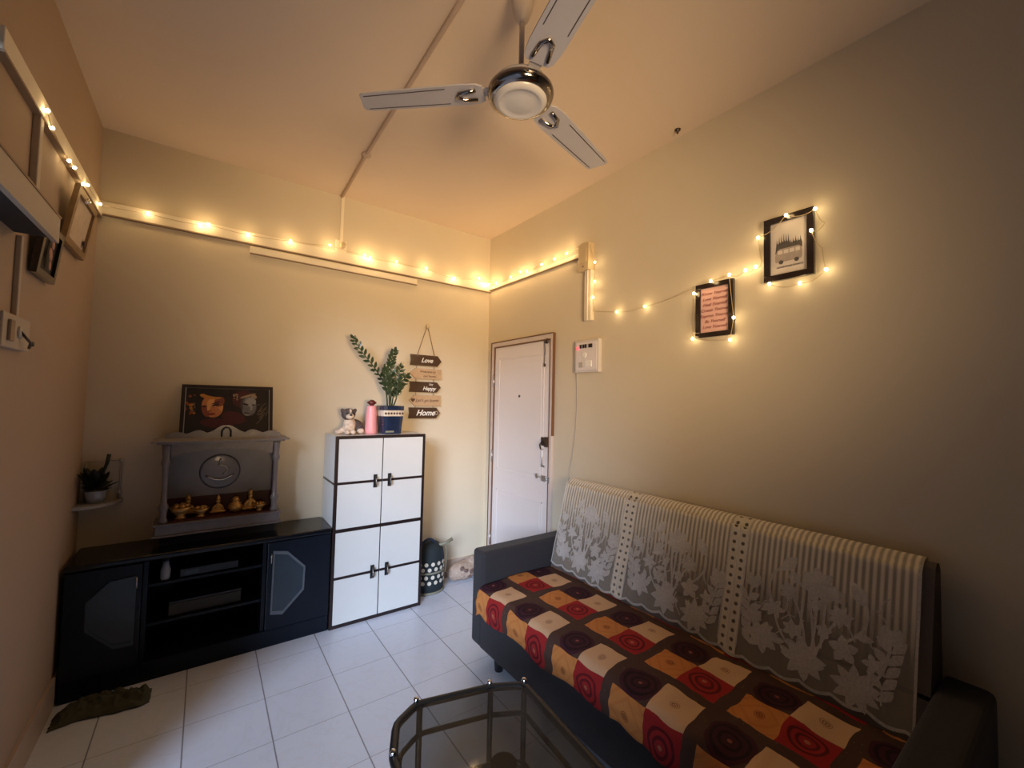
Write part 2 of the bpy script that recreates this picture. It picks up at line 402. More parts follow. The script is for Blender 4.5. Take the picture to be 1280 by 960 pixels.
# skirting on the back wall
mb = MB(); mb.box(XL, 0, -0.012, 0, 0, 0.135, 0.003); struct(mb.build('baseboard_back', 'skirting'))
mb = MB(); mb.box(-0.012, 0, -0.10, -0.012, 0, 0.135); mb.box(-0.012, 0, YF, -0.89, 0, 0.135); struct(mb.build('baseboard_right', 'skirting'))
mb = MB(); mb.box(XL, XL+0.012, OY0, -0.012, 0, 0.135); mb.box(XL, XL+0.012, YF, OY1, 0, 0.135); struct(mb.build('baseboard_left', 'skirting'))
# ledges that run round under the ceiling
mb = MB(); mb.box(XL, 0, -0.022, 0, 2.392, 2.462, 0.004); mb.box(XL, 0, -0.024, 0, 2.386, 2.392, mi=1); struct(mb.build('trim_1', ['ledge', 'outline']))
mb = MB(); mb.box(-1.803, -0.685, -0.018, 0, 2.335, 2.376, 0.003); mb.box(-1.803, -0.685, -0.019, 0, 2.330, 2.335, mi=1); struct(mb.build('trim_2', ['ledge', 'outline']))
mb = MB(); mb.box(-0.016, 0, -1.135, -0.022, 2.405, 2.432, 0.003); mb.box(-0.017, 0, -1.135, -0.022, 2.400, 2.405, mi=1); struct(mb.build('trim_3', ['ledge', 'outline']))
mb = MB(); mb.box(XL, XL+0.02, -1.375, -0.022, 2.372, 2.440, 0.003); mb.box(XL, XL+0.022, -1.375, -0.022, 2.364, 2.372, mi=1); struct(mb.build('trim_4', ['ledge', 'outline']))

# conduits
def single(name, mbq, mats, label, cat, group=None): return tag(mbq.build(name, mats), label, cat, group)
mb = MB(); mb.tube([(-1.316, -1.95, H-0.008), (-1.312, -1.75, H-0.008), (-1.295, -0.90, H-0.008), (-1.289, -0.643, H-0.008), (-1.268, -0.02, H-0.008)], 0.0105, 8)
mb.ball((-1.289, -0.643, H-0.008), 0.024, 2, scale=(1.2, 1, 0.6))
single('ceiling_conduit', mb, 'conduitpaint', 'thin painted conduit running across the ceiling from fan to back wall', 'conduit')
mb = MB(); mb.box(-1.270, -1.248, -0.012, 0, 2.49, H, 0.003)
single('wall_conduit', mb, 'ledge', 'short vertical cream conduit on back wall above the ledge', 'conduit')
t = thing('lamp_holder', 'small ivory lamp holder on the back wall ledge under the conduit', 'lamp holder', (-1.26, 0, 2.48))
MB().box(-1.302, -1.222, -0.014, 0, 2.462, 2.545, 0.005).build('back_plate', 'ledge', t)
MB().lathe([(0.018, 0), (0.022, -0.02), (0.019, -0.045), (0.012, -0.05)], (-1.255, -0.014, 2.505), 16, axis='Y').build('socket', 'beigebox', t)
mb = MB(); mb.box(XL, XL+0.02, -1.045, -1.010, 2.00, 2.37, 0.003); mb.box(XL, XL+0.014, -1.115, -1.095, 1.66, 1.93, 0.003)
single('wall_conduit', mb, 'pelmet', 'vertical conduit on left wall running behind the pelmet to the switch plate', 'conduit')
mb = MB(); mb.box(-0.032, 0, -1.248, -1.190, 1.965, 2.292, 0.004); mb.box(-0.038, -0.030, -1.222, -1.216, 1.965, 2.292)
single('cable_trunking', mb, 'ledge', 'short vertical white cable trunking on right wall below the beige box', 'conduit')
t = thing('junction_box', 'beige plastic junction box high on right wall beside the door', 'electrical box', (0, -1.18, 2.29))
MB().box(-0.055, 0, -1.245, -1.150, 2.292, 2.470, 0.005).build('body', 'beigebox', t)
MB().box(-0.060, -0.055, -1.228, -1.167, 2.34, 2.43, 0.002).build('cover', 'beigebox', t)
MB().lathe([(0.004, 0), (0.004, -0.003)], (-0.055, -1.198, 2.315), 10, axis='X').build('screw', 'darksteel', t)
single('ceiling_hook', MB().lathe([(0.016, 0), (0.014, -0.006), (0.006, -0.012), (0.005, -0.02)], (-0.064, -1.874, H), 12), 'darksteel', 'tiny dark hook plug on the ceiling near right wall', 'hook')

# door 1, in the right wall next to the corner
t = thing('door_1', '', '', (0, -0.49, 0)); del t['label']; del t['category']; t['kind'] = 'structure'
mb = MB(); fz = 1.925
mb.box(-0.024, 0, -0.140, -0.100, 0, fz, 0.003); mb.box(-0.024, 0, -0.883, -0.858, 0, fz, 0.003); mb.box(-0.024, 0, -0.858, -0.140, fz-0.035, fz, 0.003)
mb.box(-0.026, -0.002, -0.149, -0.140, 0, fz-0.035, mi=1); mb.box(-0.026, -0.002, -0.858, -0.853, 0, fz-0.035, mi=1); mb.box(-0.026, -0.002, -0.853, -0.149, fz-0.044, fz-0.035, mi=1)
mb.box(-0.028, 0, -0.100, -0.094, 0, fz+0.004, mi=1); mb.box(-0.028, 0, -0.886, -0.094, fz, fz+0.006, mi=1); mb.box(-0.0245, 0, -0.8855, -0.883, 1.2, fz+0.006, mi=1)
MB_ = mb.build('door_frame', ['doorframe', 'brownline'], t)
mb = MB(); mb.box(-0.018, 0, -0.853, -0.149, 0.01, fz-0.044, 0.002)
for z0, z1 in ((0.10, 0.72), (0.88, 1.79)):
    for (a, b_, c_, d) in ((-0.79, -0.212, z0, z0+0.007), (-0.79, -0.212, z1-0.007, z1), (-0.79, -0.783, z0, z1), (-0.219, -0.212, z0, z1)):
        mb.box(-0.0215, -0.017, a, b_, c_, d)
    mb.box(-0.020, -0.017, -0.765, -0.237, z0+0.025, z1-0.025, 0.002)
leaf = mb.build('door_leaf', 'door', t)
MB().lathe([(0.010, -0.018), (0.010, -0.024), (0.006, -0.025)], (0, -0.50, 1.478), 12, axis='X').build('peephole', 'darksteel', t)
for z in (0.30, 0.98, 1.60): MB().tube([(-0.03, -0.146, z-0.05), (-0.03, -0.146, z+0.05)], 0.006, 8).build('hinge', 'steel', t)
mb = MB(); mb.box(-0.028, -0.018, -0.835, -0.775, 1.125, 1.185, 0.003); mb.box(-0.045, -0.018, -0.855, -0.83, 1.12, 1.19, 0.003); mb.tube([(-0.035, -0.80, 1.16), (-0.045, -0.785, 1.13), (-0.04, -0.79, 1.10)], 0.006)
mb.build('door_latch', 'darksteel', t)
mb = MB(); mb.tube([(-0.022, -0.795, 1.10), (-0.030, -0.795, 1.09), (-0.030, -0.795, 0.99), (-0.022, -0.795, 0.98)], 0.005); mb.box(-0.026, -0.018, -0.815, -0.775, 0.972, 0.988, 0.002)
mb.build('door_handle', 'steel', t)
mb = MB(); mb.tube([(-0.026, -0.855, 0.893), (-0.026, -0.72, 0.905)], 0.006); mb.box(-0.032, -0.018, -0.83, -0.79, 0.875, 0.915, 0.002); mb.box(-0.032, -0.018, -0.745, -0.725, 0.885, 0.92, 0.002); mb.box(-0.032, -0.018, -0.872, -0.858, 0.87, 0.915, 0.002)
mb.build('bolt', 'steel', t)
mb = MB(); mb.lathe([(0.006, 0), (0.02, -0.004), (0.02, -0.012), (0.006, -0.016)], (-0.02, -0.82, 1.875), 12, axis='X')
mb.tube([(-0.03, -0.80, 1.875), (-0.028, -0.805, 1.80), (-0.028, -0.80, 1.73), (-0.028, -0.793, 1.705)], 0.003)
mb.box(-0.032, -0.026, -0.812, -0.796, 1.69, 1.712)
mb.build('door_chain', 'darksteel', t)
# brown patch of bare plaster around the top right of the frame is a thin brown strip on the frame

# pelmet over the balcony doorway
t = thing('pelmet', 'long cream pelmet board on left wall with dark underside', 'pelmet', (XL, -2.2, 1.93))
MB().box(-2.415, -2.400, -4.6, -1.135, 1.918, 2.000, 0.002).build('front_board', 'pelmet', t)
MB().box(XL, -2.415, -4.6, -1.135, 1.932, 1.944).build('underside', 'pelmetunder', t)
mb = MB(); mb.box(XL, -2.415, -4.6, -1.135, 1.985, 1.998); mb.box(XL, -2.415, -1.15, -1.135, 1.944, 1.985); mb.build('top_board', 'pelmet', t)
MB().box(-2.418, -2.398, -4.6, -1.133, 2.000, 2.006).build('edge_strip', 'outline', t)

# switch plate on left wall
t = thing('switch_plate', 'pale switch plate on left wall below the pelmet', 'switch plate', (XL, -1.15, 1.5))
MB().box(XL, XL+0.018, -1.235, -1.00, 1.565, 1.67, 0.003).build('plate', 'pelmet', t)
mb = MB(); mb.box(XL+0.018, XL+0.026, -1.20, -1.165, 1.585, 1.65, 0.002); mb.build('switch', 'outline', t)
MB().lathe([(0.02, 0.018), (0.018, 0.024), (0.006, 0.024)], (XL, -1.10, 1.62), 14, axis='X').build('socket', 'switchgrey', t)
mb = MB(); mb.tube([(XL+0.02, -1.10, 1.625), (XL+0.04, -1.08, 1.59), (XL+0.03, -1.05, 1.575)], 0.004); mb.build('plug_wire', 'darksteel', t)
single('wall_screw', MB().lathe([(0.009, 0), (0.009, 0.006), (0.004, 0.008)], (XL, -0.90, 1.60), 10, axis='X'), 'darksteel', 'small dark nail in left wall beside the switch plate', 'nail')

# framed things on the left wall
t = thing('picture_frame', 'gilt brown framed calendar print hanging high on left wall near the corner', 'picture frame', (XL, -0.55, 2.04))
def leftframe(t, ya, yb, za, zb, bw, fm, pm, tilt):
    x0 = XL+0.006
    def X(z): return x0+(z-za)/(zb-za)*tilt
    for (a, b_, c_, d) in ((ya, yb, za, za+bw), (ya, yb, zb-bw, zb), (ya, ya+bw, za+bw, zb-bw), (yb-bw, yb, za+bw, zb-bw)):
        q = MB(); q.prism([(X(c_), a, c_), (X(c_), b_, c_), (X(d), b_, d), (X(d), a, d)], (0.018, 0, 0)); q.build('frame_bar', fm, t)
    q = MB(); q.prism([(X(za+bw), ya+bw, za+bw), (X(za+bw), yb-bw, za+bw), (X(zb-bw), yb-bw, zb-bw), (X(zb-bw), ya+bw, zb-bw)], (0.008, 0, 0)); q.build('print', pm, t)
leftframe(t, -0.69, -0.36, 2.045, 2.285, 0.028, 'goldframe', 'oldpaper', 0.035)
mb = MB(); mb.ball((XL+0.062, -0.56, 2.262), 0.012, 2, scale=(0.6, 1, 1)); mb.ball((XL+0.06, -0.59, 2.25), 0.010, 2, scale=(0.6, 1, 1)); mb.build('ornament', 'chrome', t)
mb = MB(); mb.ball((XL+0.030, -0.41, 2.11), 0.016, 2, scale=(0.25, 1, 1)); mb.build('painted_flower', 'templered', t)
t = thing('picture_frame', 'small black framed picture on left wall just under the pelmet end', 'picture frame', (XL, -0.9, 1.86))
leftframe(t, -1.005, -0.79, 1.84, 2.03, 0.022, 'frameblack', 'blackdull', 0.02)
mb = MB()
for (y, z, a, c_) in ((-0.90, 1.97, .016, .022), (-0.905, 1.93, .022, .026), (-0.89, 1.895, .014, .022)): mb.ball((XL+0.024+(z-1.84)*0.105, y, z), 1, 2, scale=(0.002, a, c_))
mb.build('painted_figure', 'rosepaint', t)

# corner shelf with a plant
t = thing('corner_shelf', 'small pale shelf fixed in the back left corner above the black unit', 'shelf', (XL, 0, 0.86))
def arcpts(z, R=(0.155, 0.24), n=10):
    return [(XL, 0, z)] + [(XL+R[0]*math.sin(a), -R[1]*math.cos(a), z) for a in [PI/2*i/n for i in range(n+1)]]
MB().prism(arcpts(0.845, (0.17, 0.15)), (0, 0, 0.016)).build('board', 'shelfwhite', t)
mb = MB(); mb.tube([(XL+0.02, -0.012, 0.861), (XL+0.02, -0.012, 1.07), (XL+0.155, -0.012, 1.07), (XL+0.155, -0.012, 0.861)], 0.005); mb.ball((XL+0.155, -0.014, 0.90), 0.012); mb.ball((XL+0.155, -0.014, 1.07), 0.009)
mb.build('back_rail', 'shelfwhite', t)
t = thing('potted_plant', 'dark leafy plant in a small dark pot on the corner shelf', 'plant', (-2.425, -0.065, 0.861))
MB().lathe([(0.030, 0), (0.040, 0.03), (0.044, 0.06), (0.046, 0.065), (0.040, 0.062)], (-2.43, -0.062, 0.861), 16).build('pot', 'porcelain', t)
def leafmesh(mb, base, tip, w, up=Vector((0, 0, 1)), mi=0, fold=0.25):
    base = Vector(base); tip = Vector(tip); d = tip-base; L = d.length; t_ = d.normalized()
    s_ = t_.cross(up); s_ = s_.normalized() if s_.length > 1e-4 else Vector((1, 0, 0)); n_ = s_.cross(t_)
    prof = [(0, 0), (0.18, 0.62), (0.42, 1.0), (0.68, 0.82), (0.88, 0.42), (1, 0)]
    mid = [mb.bm.verts.new(base+t_*L*a - n_*w*fold*b_*0.6) for a, b_ in prof]
    for sg in (-1, 1):
        ed = [mid[0]]+[mb.bm.verts.new(base+t_*L*a + s_*sg*w*b_ + n_*w*fold*b_*0.2) for a, b_ in prof[1:-1]]+[mid[-1]]
        for i in range(len(prof)-1):
            vs = [mid[i], mid[i+1], ed[i+1], ed[i]]; vs2 = []
            for q in vs:
                if q not in vs2: vs2.append(q)
            if len(vs2) >= 3:
                f = mb.bm.faces.new(vs2); f.smooth = True; f.material_index = mi
mb = MB()
for i in range(38):
    a = random.uniform(0, 2*PI); r_ = random.uniform(0.03, 0.10); h = random.uniform(0.0, 0.12)
    bs = Vector((-2.43, -0.062, 0.925))
    tp = bs+Vector((max(-0.06, r_*math.cos(a)), min(0.05, 0.9*r_*math.sin(a)), h))
    leafmesh(mb, bs+(tp-bs)*0.25, tp, 0.022)
mb.build('leaves', 'darkleaf', t)
MB().tube([(-2.43, -0.062, 0.93), (-2.405, -0.065, 1.02), (-2.395, -0.06, 1.06), (-2.388, -0.06, 1.11)], [0.008, 0.007, 0.008, 0.009], 8).build('upright_stem', 'darkleaf', t)

# ------------------------------------------------------------------ black TV unit
UX0, UX1, UY, UH = XL+0.016, -1.322, -0.325, 0.628
t = thing('tv_unit', 'long glossy black low cabinet along back wall with two glass-panelled doors', 'cabinet', ((UX0+UX1)/2, -0.17, 0))
CX0, CX1 = -2.185, -1.685
mb = MB(); y1 = -0.02
mb.box(UX0, UX0+0.02, UY+0.02, y1, 0, UH-0.03); mb.box(UX1-0.02, UX1, UY+0.02, y1, 0, UH-0.03); mb.box(UX0, UX1, y1-0.01, y1, 0, UH-0.03)
mb.box(CX0-0.018, CX0, UY+0.02, y1, 0.08, UH-0.03); mb.box(CX1, CX1+0.018, UY+0.02, y1, 0.08, UH-0.03); mb.box(UX0, UX1, UY+0.012, y1, 0, 0.095, 0.004)
mb.build('body', 'black', t)
mb = MB(); mb.box(UX0-0.0, UX1+0.0, UY-0.012, y1, UH-0.03, UH, 0.010, 4); mb.build('top_board', 'blackgloss', t)
for z in (0.26, 0.455): MB().box(CX0, CX1, UY+0.03, y1-0.012, z, z+0.016, 0.003).build('shelf', 'black', t)
LP = [(-2.226, 0.536), (-2.226, 0.202), (-2.298, 0.206), (-2.401, 0.315), (-2.404, 0.447), (-2.323, 0.528)]
RP = [(-1.636, 0.546), (-1.562, 0.532), (-1.464, 0.427), (-1.467, 0.290), (-1.577, 0.175), (-1.640, 0.188)]
for (xa, xb, poly, lab) in ((UX0, CX0-0.018, LP, 'left'), (CX1+0.018, UX1, RP, 'right')):
    d = MB().box(xa+0.003, xb-0.003, UY, UY+0.018, 0.10, UH-0.036, 0.004).build('door', 'black', t)
    q = MB(); pts = [(x, UY-0.003, z) for x, z in poly]; q.prism(pts, (0, 0.004, 0)); q.build('glass_panel', 'frosted', d)
    q = MB()
    cxm = sum(p[0] for p in poly)/6; czm = sum(p[1] for p in poly)/6
    for i in range(6):
        a, b_ = poly[i], poly[(i+1) % 6]
        ia = (a[0]+(cxm-a[0])*0.11, a[1]+(czm-a[1])*0.11); ib = (b_[0]+(cxm-b_[0])*0.11, b_[1]+(czm-b_[1])*0.11)
        q.prism([(a[0], UY-0.003, a[1]), (b_[0], UY-0.003, b_[1]), (ib[0], UY-0.003, ib[1]), (ia[0], UY-0.003, ia[1])], (0, -0.004, 0))
    q.build('panel_trim', 'tvframe' if lab == 'right' else 'frosted', d)
    kx = xb-0.022 if lab == 'left' else xa+0.022
    q = MB(); q.tube([(kx, UY, 0.53), (kx, UY-0.012, 0.525), (kx, UY-0.012, 0.48), (kx, UY, 0.475)], 0.003); q.build('handle', 'steel', d)
t2 = thing('set_top_box', 'dark set top box on the upper shelf of the black unit', 'set top box', (-1.93, -0.2, 0.471))
MB().box(-2.06, -1.80, -0.28, -0.12, 0.4715, 0.515, 0.004).build('casing', 'settop', t2)
MB().box(-2.04, -1.98, -0.2815, -0.28, 0.482, 0.504).build('display', 'frosted', t2)
t2 = thing('small_vase', 'small pale grey bottle on the upper shelf of the black unit', 'bottle', (-2.12, -0.26, 0.471))
MB().lathe([(0.018, 0), (0.021, 0.01), (0.022, 0.05), (0.014, 0.075), (0.012, 0.095)], (-2.12, -0.262, 0.4715), 16).build('glass_body', 'porcelain', t2)
MB().lathe([(0.013, 0), (0.013, 0.014), (0.004, 0.016)], (-2.12, -0.262, 0.5668), 12).build('cap', 'settop', t2)
t2 = thing('small_box', 'dark flat box on the middle shelf of the black unit', 'box', (-1.95, -0.2, 0.276))
MB().box(-2.10, -1.78, -0.27, -0.10, 0.2765, 0.34, 0.004).build('carton', 'inkgrey2', t2)
MB().box(-2.10, -1.78, -0.271, -0.099, 0.34, 0.352, 0.003).build('lid', 'settop', t2)

# ------------------------------------------------------------------ home temple
TZ = UH
t = thing('home_temple', 'grey carved home temple with columns standing on the black unit', 'home shrine', (-1.88, -0.12, TZ))
tx0, tx1, ty0, ty1 = -2.175, -1.600, -0.215, -0.03
MB().box(tx0+0.02, tx1-0.02, ty0+0.02, ty1, TZ, TZ+0.048).build('plinth', 'blackdull', t)
z0 = TZ+0.048
mb = MB(); mb.box(tx0-0.015, tx1+0.010, ty0-0.012, ty1, z0, z0+0.010, 0.003); mb.box(tx0, tx1, ty0, ty1, z0+0.010, z0+0.058, 0.002); mb.box(tx0-0.012, tx1+0.008, ty0-0.010, ty1, z0+0.058, z0+0.068, 0.003)
mb.build('base', 'templestone', t)
FZ = z0+0.068
RZ = 1.165
MB().box(tx0+0.03, tx1-0.02, ty1-0.012, ty1, FZ, RZ).build('back_panel', 'templeback', t)
mb = MB(); mb.box(tx0+0.018, tx0+0.03, ty0+0.05, ty1, FZ, RZ); mb.box(tx1-0.03, tx1-0.018, ty0+0.05, ty1, FZ, RZ); mb.box(tx0+0.03, tx1-0.03, ty0+0.012, ty1-0.012, FZ, FZ+0.006); mb.box(tx0+0.03, tx1-0.03, ty1-0.016, ty1-0.012, FZ, FZ+0.10)
mb.build('lining', 'templered', t)
colprof = [(0.020, 0), (0.022, 0.012), (0.015, 0.03), (0.017, 0.06), (0.022, 0.075), (0.022, 0.09), (0.014, 0.105), (0.0125, 0.20), (0.0135, 0.30), (0.021, 0.315), (0.021, 0.33), (0.016, 0.345), (0.020, 0.40), (0.022, RZ-FZ)]
for cx in (tx0+0.028, tx1-0.028):
    MB().lathe(colprof, (cx, ty0+0.028, FZ), 14).build('column', 'templestone', t)
# roof slab with moulded eave
mb = MB(); mb.box(tx0-0.012, tx1+0.012, ty0-0.014, ty1+0.005, RZ, RZ+0.012, 0.003)
q0, q1, qy = tx0-0.035, tx1+0.035, ty0-0.032
mb.prism([(q0, qy, RZ+0.012), (q1, qy, RZ+0.012), (q1-0.030, qy+0.02, RZ+0.030), (q0+0.030, qy+0.02, RZ+0.030)], (0, 0.2, 0))
mb.box(q0, q1, qy-0.003, ty1+0.005, RZ+0.010, RZ+0.018, 0.002)
mb.build('roof', 'templestone', t)
# crest, a bell curve with a little arch in the middle
mb = MB(); pts = []
cxm = (tx0+tx1)/2+0.002
n = 48
for i in range(n+1):
    s_ = -1+2*i/n; x = cxm+s_*0.27
    h = 0.026+0.012*abs(math.sin(s_*9.5))+0.045*math.exp(-(s_/0.17)**2)+0.010*math.exp(-((abs(s_)-0.45)/0.12)**2)
    pts.append((x, ty0+0.0, RZ+0.026+h))
pts = [(cxm-0.27, ty0, RZ+0.02)]+pts+[(cxm+0.27, ty0, RZ+0.02)]
mb.prism(pts, (0, 0.016, 0)); mb.build('crest', 'templestone', t)
mb = MB(); mb.tube([(cxm+0.021*math.cos(a), ty0-0.004, RZ+0.060+0.026*math.sin(a)) for a in [PI*i/10 for i in range(11)]] , 0.005); mb.tube([(cxm-0.021, ty0-0.004, RZ+0.060), (cxm-0.021, ty0-0.004, RZ+0.034)], 0.005); mb.tube([(cxm+0.021, ty0-0.004, RZ+0.060), (cxm+0.021, ty0-0.004, RZ+0.034)], 0.005)
mb.build('crest_arch', 'blackdull', t)
# scalloped valance
mb = MB(); pts = []
xa, xb = tx0+0.048, tx1-0.048
for i in range(61):
    s_ = i/60; x = xa+(xb-xa)*s_; d = 0.030+0.040*abs(2*s_-1)**2.2+0.009*abs(math.sin(s_*PI*7))
    pts.append((x, ty0+0.02, RZ-d))
mb.prism([(xa, ty0+0.02, RZ)]+pts+[(xb, ty0+0.02, RZ)], (0, 0.012, 0)); mb.build('valance', 'templestone', t)
# relief on back panel: round medallion and sweeping mark
mb = MB(); cm = (-1.90, ty1-0.0175, 0.98)
mb.lathe([(0.105, 0.006), (0.09, 0.003), (0.05, 0.001), (0.0001, 0.0)], cm, 32, axis='Y')
mb.build('medallion', 'templeback', t)
mb = MB()
mb.tube([(cm[0]-0.07+0.14*s_, cm[1]-0.004, cm[2]-0.02-0.03*math.sin(PI*s_)) for s_ in [i/8 for i in range(9)]], 0.006)
mb.tube([(cm[0]+0.035*math.cos(a), cm[1]-0.004, cm[2]+0.01+0.03*math.sin(a)) for a in [-1.2+i*0.45 for i in range(8)]], 0.005)
mb.tube([(cm[0]-0.005, cm[1]-0.004, cm[2]+0.05), (cm[0], cm[1]-0.004, cm[2]+0.075)], 0.005)
mb.build('relief_mark', 'steel', t)
# brass figures on the temple floor
def idol(x, y, s, label, kind):
    z = FZ+0.006
    if kind == 'bowl':
        o = thing('brass_bowl', label, 'bowl', (x, y, z), 'brass pieces in the temple')
        MB().lathe([(0.018*s, 0), (0.02*s, 0.006*s), (0.012*s, 0.012*s), (0.030*s, 0.030*s), (0.040*s, 0.048*s), (0.036*s, 0.048*s), (0.02*s, 0.028*s), (0.001, 0.02*s)], (x, y, z), 18).build('dish', 'gold', o)
        mb = MB()
        for k in range(5): mb.ball((x+0.018*s*math.cos(k*1.256), y+0.018*s*math.sin(k*1.256), z+0.05*s), 0.011*s)
        mb.build('offering', 'gold', o)
    elif kind == 'pot':
        o = thing('brass_pot', label, 'pot', (x, y, z), 'brass pieces in the temple')
        MB().lathe([(0.014*s, 0), (0.026*s, 0.010*s), (0.031*s, 0.026*s), (0.024*s, 0.042*s), (0.014*s, 0.048*s), (0.020*s, 0.054*s), (0.012*s, 0.050*s)], (x, y, z), 20).build('vessel', 'gold', o)
        MB().ball((x, y, z+0.056*s), 0.017*s).build('lid', 'gold', o)
    elif kind == 'bell':
        o = thing('brass_bell', label, 'bell', (x, y, z), 'brass pieces in the temple')
        MB().lathe([(0.030*s, 0), (0.028*s, 0.006*s), (0.020*s, 0.025*s), (0.014*s, 0.045*s), (0.004*s, 0.052*s)], (x, y, z), 18).build('dome', 'gold', o)
        MB().lathe([(0.004*s, 0.05*s), (0.004*s, 0.075*s), (0.009*s, 0.083*s), (0.003*s, 0.092*s)], (x, y, z), 12).build('grip', 'gold', o)
    else:
        o = thing('brass_figurine', label, 'figurine', (x, y, z), 'brass pieces in the temple')
        parts = [((x, y, z+0.014*s), (0.034*s, 0.024*s, 0.013*s), None, None), ((x, y, z+0.036*s), (0.018*s, 0.015*s, 0.024*s), None, None),
                 ((x, y-0.002, z+0.068*s), (0.012*s, 0.012*s, 0.014*s), None, None), ((x-0.02*s, y-0.006, z+0.036*s), (0.007*s, 0.008*s, 0.018*s), (0, 0.5, 0), None),
                 ((x+0.02*s, y-0.006, z+0.036*s), (0.007*s, 0.008*s, 0.018*s), (0, -0.5, 0), None), ((x-0.022*s, y-0.012*s, z+0.012*s), (0.018*s, 0.010*s, 0.008*s), None, None),
                 ((x+0.022*s, y-0.012*s, z+0.012*s), (0.018*s, 0.010*s, 0.008*s), None, None)]
        meshobj('body', blob(parts, 0.003*s, 2), 'gold', o)
        MB().lathe([(0.011*s, 0), (0.012*s, 0.006*s), (0.007*s, 0.018*s), (0.002*s, 0.026*s)], (x, y, z+0.078*s), 12).build('crown', 'gold', o)
    return o
idol(-2.075, -0.150, 1.35, 'largest gold bowl at the left end inside the grey temple', 'bowl')
idol(-2.045, -0.085, 1.1, 'gold seated figurine behind the bowl at the temple left end', 'fig')
idol(-1.985, -0.155, 1.0, 'small gold bowl right beside the largest bowl inside the temple', 'bowl')
idol(-1.905, -0.120, 1.0, 'gold seated figurine in the middle of the grey temple', 'fig')
idol(-1.820, -0.130, 1.25, 'rounded gold pot right of the middle figurine inside the temple', 'pot')
idol(-1.745, -0.125, 1.2, 'bright gold seated figurine at the right end inside the temple', 'fig')
idol(-1.700, -0.165, 0.85, 'smallest gold bowl at the right front corner inside the temple', 'bowl')

# framed portrait print standing on the temple roof
pb, pt_ = Vector((0, -0.095, RZ+0.019)), Vector((0, -0.010, 1.487))
t = thing('framed_painting', 'dark framed print of two ornamented faces leaning on wall above the temple', 'painting', (-1.873, -0.095, RZ+0.019))
upv = (pt_-pb).normalized(); nrm = Vector((1, 0, 0)).cross(upv)      # towards the room (-y)
if nrm.y > 0: nrm = -nrm
PX0, PX1 = -2.103, -1.643; PH = (pt_-pb).length
def pp(s_, h, off=0.0):      # s: 0..width, h: 0..height, metres
    return pb+Vector((PX0+s_, 0, 0))+upv*h+nrm*off
PW = PX1-PX0; bw = 0.018
for (a, b_, c_, d) in ((0, PW, 0, bw), (0, PW, PH-bw, PH), (0, bw, bw, PH-bw), (PW-bw, PW, bw, PH-bw)):
    MB().prism([pp(a, c_), pp(b_, c_), pp(b_, d), pp(a, d)], nrm*0.018).build('frame_bar', 'edge', t)
for (a, b_) in ((bw, bw+0.0035), (PW-bw-0.0035, PW-bw)):
    MB().prism([pp(a, bw, 0.010), pp(b_, bw, 0.010), pp(b_, PH-bw, 0.010), pp(a, PH-bw, 0.010)], nrm*0.004).build('inner_trim', 'steel', t)
PM = {'bg': (26, 16, 18), 'skin': (176, 112, 72), 'skin2': (205, 150, 96), 'shade': (120, 62, 46), 'hair': (18, 10, 14), 'lip': (110, 28, 32), 'gold': (176, 118, 50), 'blue': (100, 100, 108), 'blue2': (138, 140, 146), 'bshade': (60, 54, 62), 'turban': (66, 26, 30), 'pearl': (150, 130, 110), 'orange': (150, 74, 34), 'branch': (96, 84, 70), 'cloth': (70, 20, 32)}
for k, c_ in PM.items(): M['p_'+k] = mat('print_'+k, srgb(*c_), 0.35, var=0.25, scale=80, coat=0.2)
pk = list(PM); mb = MB(); layer = [0]
def pel(cx, cz, rx, rz, rot, k):
    layer[0] += 1; off = 0.006+layer[0]*0.00006; pts = []
    for i in range(20):
        a = 2*PI*i/20; x = rx*math.cos(a); z = rz*math.sin(a)
        X_ = x*math.cos(rot)-z*math.sin(rot); Z_ = x*math.sin(rot)+z*math.cos(rot)
        s_ = min(max((cx+X_-80)*0.000413, bw), PW-bw); h = min(max(PH-(cz+Z_-62)*0.000413, bw), PH-bw)
        pts.append(pp(s_, h, off))
    mb.face(pts, pk.index(k))
mb.prism([pp(bw, bw), pp(PW-bw, bw), pp(PW-bw, PH-bw), pp(bw, PH-bw)], nrm*0.006, 0)
R_ = random.Random(3)
for _ in range(16): pel(R_.uniform(135, 240), R_.uniform(180, 480), R_.uniform(10, 30), R_.uniform(8, 22), R_.uniform(0, 3), R_.choice(['orange', 'orange', 'gold', 'shade', 'branch']))
for _ in range(14):
    pel(R_.uniform(980, 1120), R_.uniform(330, 600), R_.uniform(35, 70), 5, R_.uniform(-1.2, -0.3), 'branch')
pel(420, 340, 180, 250, 0, 'hair'); pel(430, 560, 120, 120, 0, 'hair'); pel(500, 620, 200, 70, 0.1, 'cloth'); pel(700, 540, 150, 90, 0.3, 'cloth')
pel(440, 370, 125, 165, -0.25, 'skin'); pel(470, 360, 95, 120, -0.25, 'skin2'); pel(450, 455, 90, 80, 0, 'skin'); pel(360, 440, 40, 90, -0.3, 'shade'); pel(520, 300, 60, 80, 0.3, 'shade')
pel(410, 225, 125, 38, 0.15, 'gold'); pel(370, 255, 16, 40, 0, 'gold'); pel(440, 180, 140, 45, 0.2, 'hair')
pel(475, 350, 48, 15, -0.35, 'hair'); pel(345, 372, 30, 12, -0.2, 'hair'); pel(480, 318, 62, 8, -0.35, 'hair'); pel(395, 400, 18, 50, 0, 'skin2'); pel(410, 440, 24, 9, 0, 'shade'); pel(432, 485, 42, 16, -0.15, 'lip')
pel(820, 260, 150, 140, 0.2, 'turban'); pel(880, 360, 105, 160, -0.15, 'bshade'); pel(890, 355, 85, 140, -0.15, 'blue'); pel(905, 300, 70, 70, 0, 'blue2'); pel(870, 440, 70, 75, 0, 'blue')
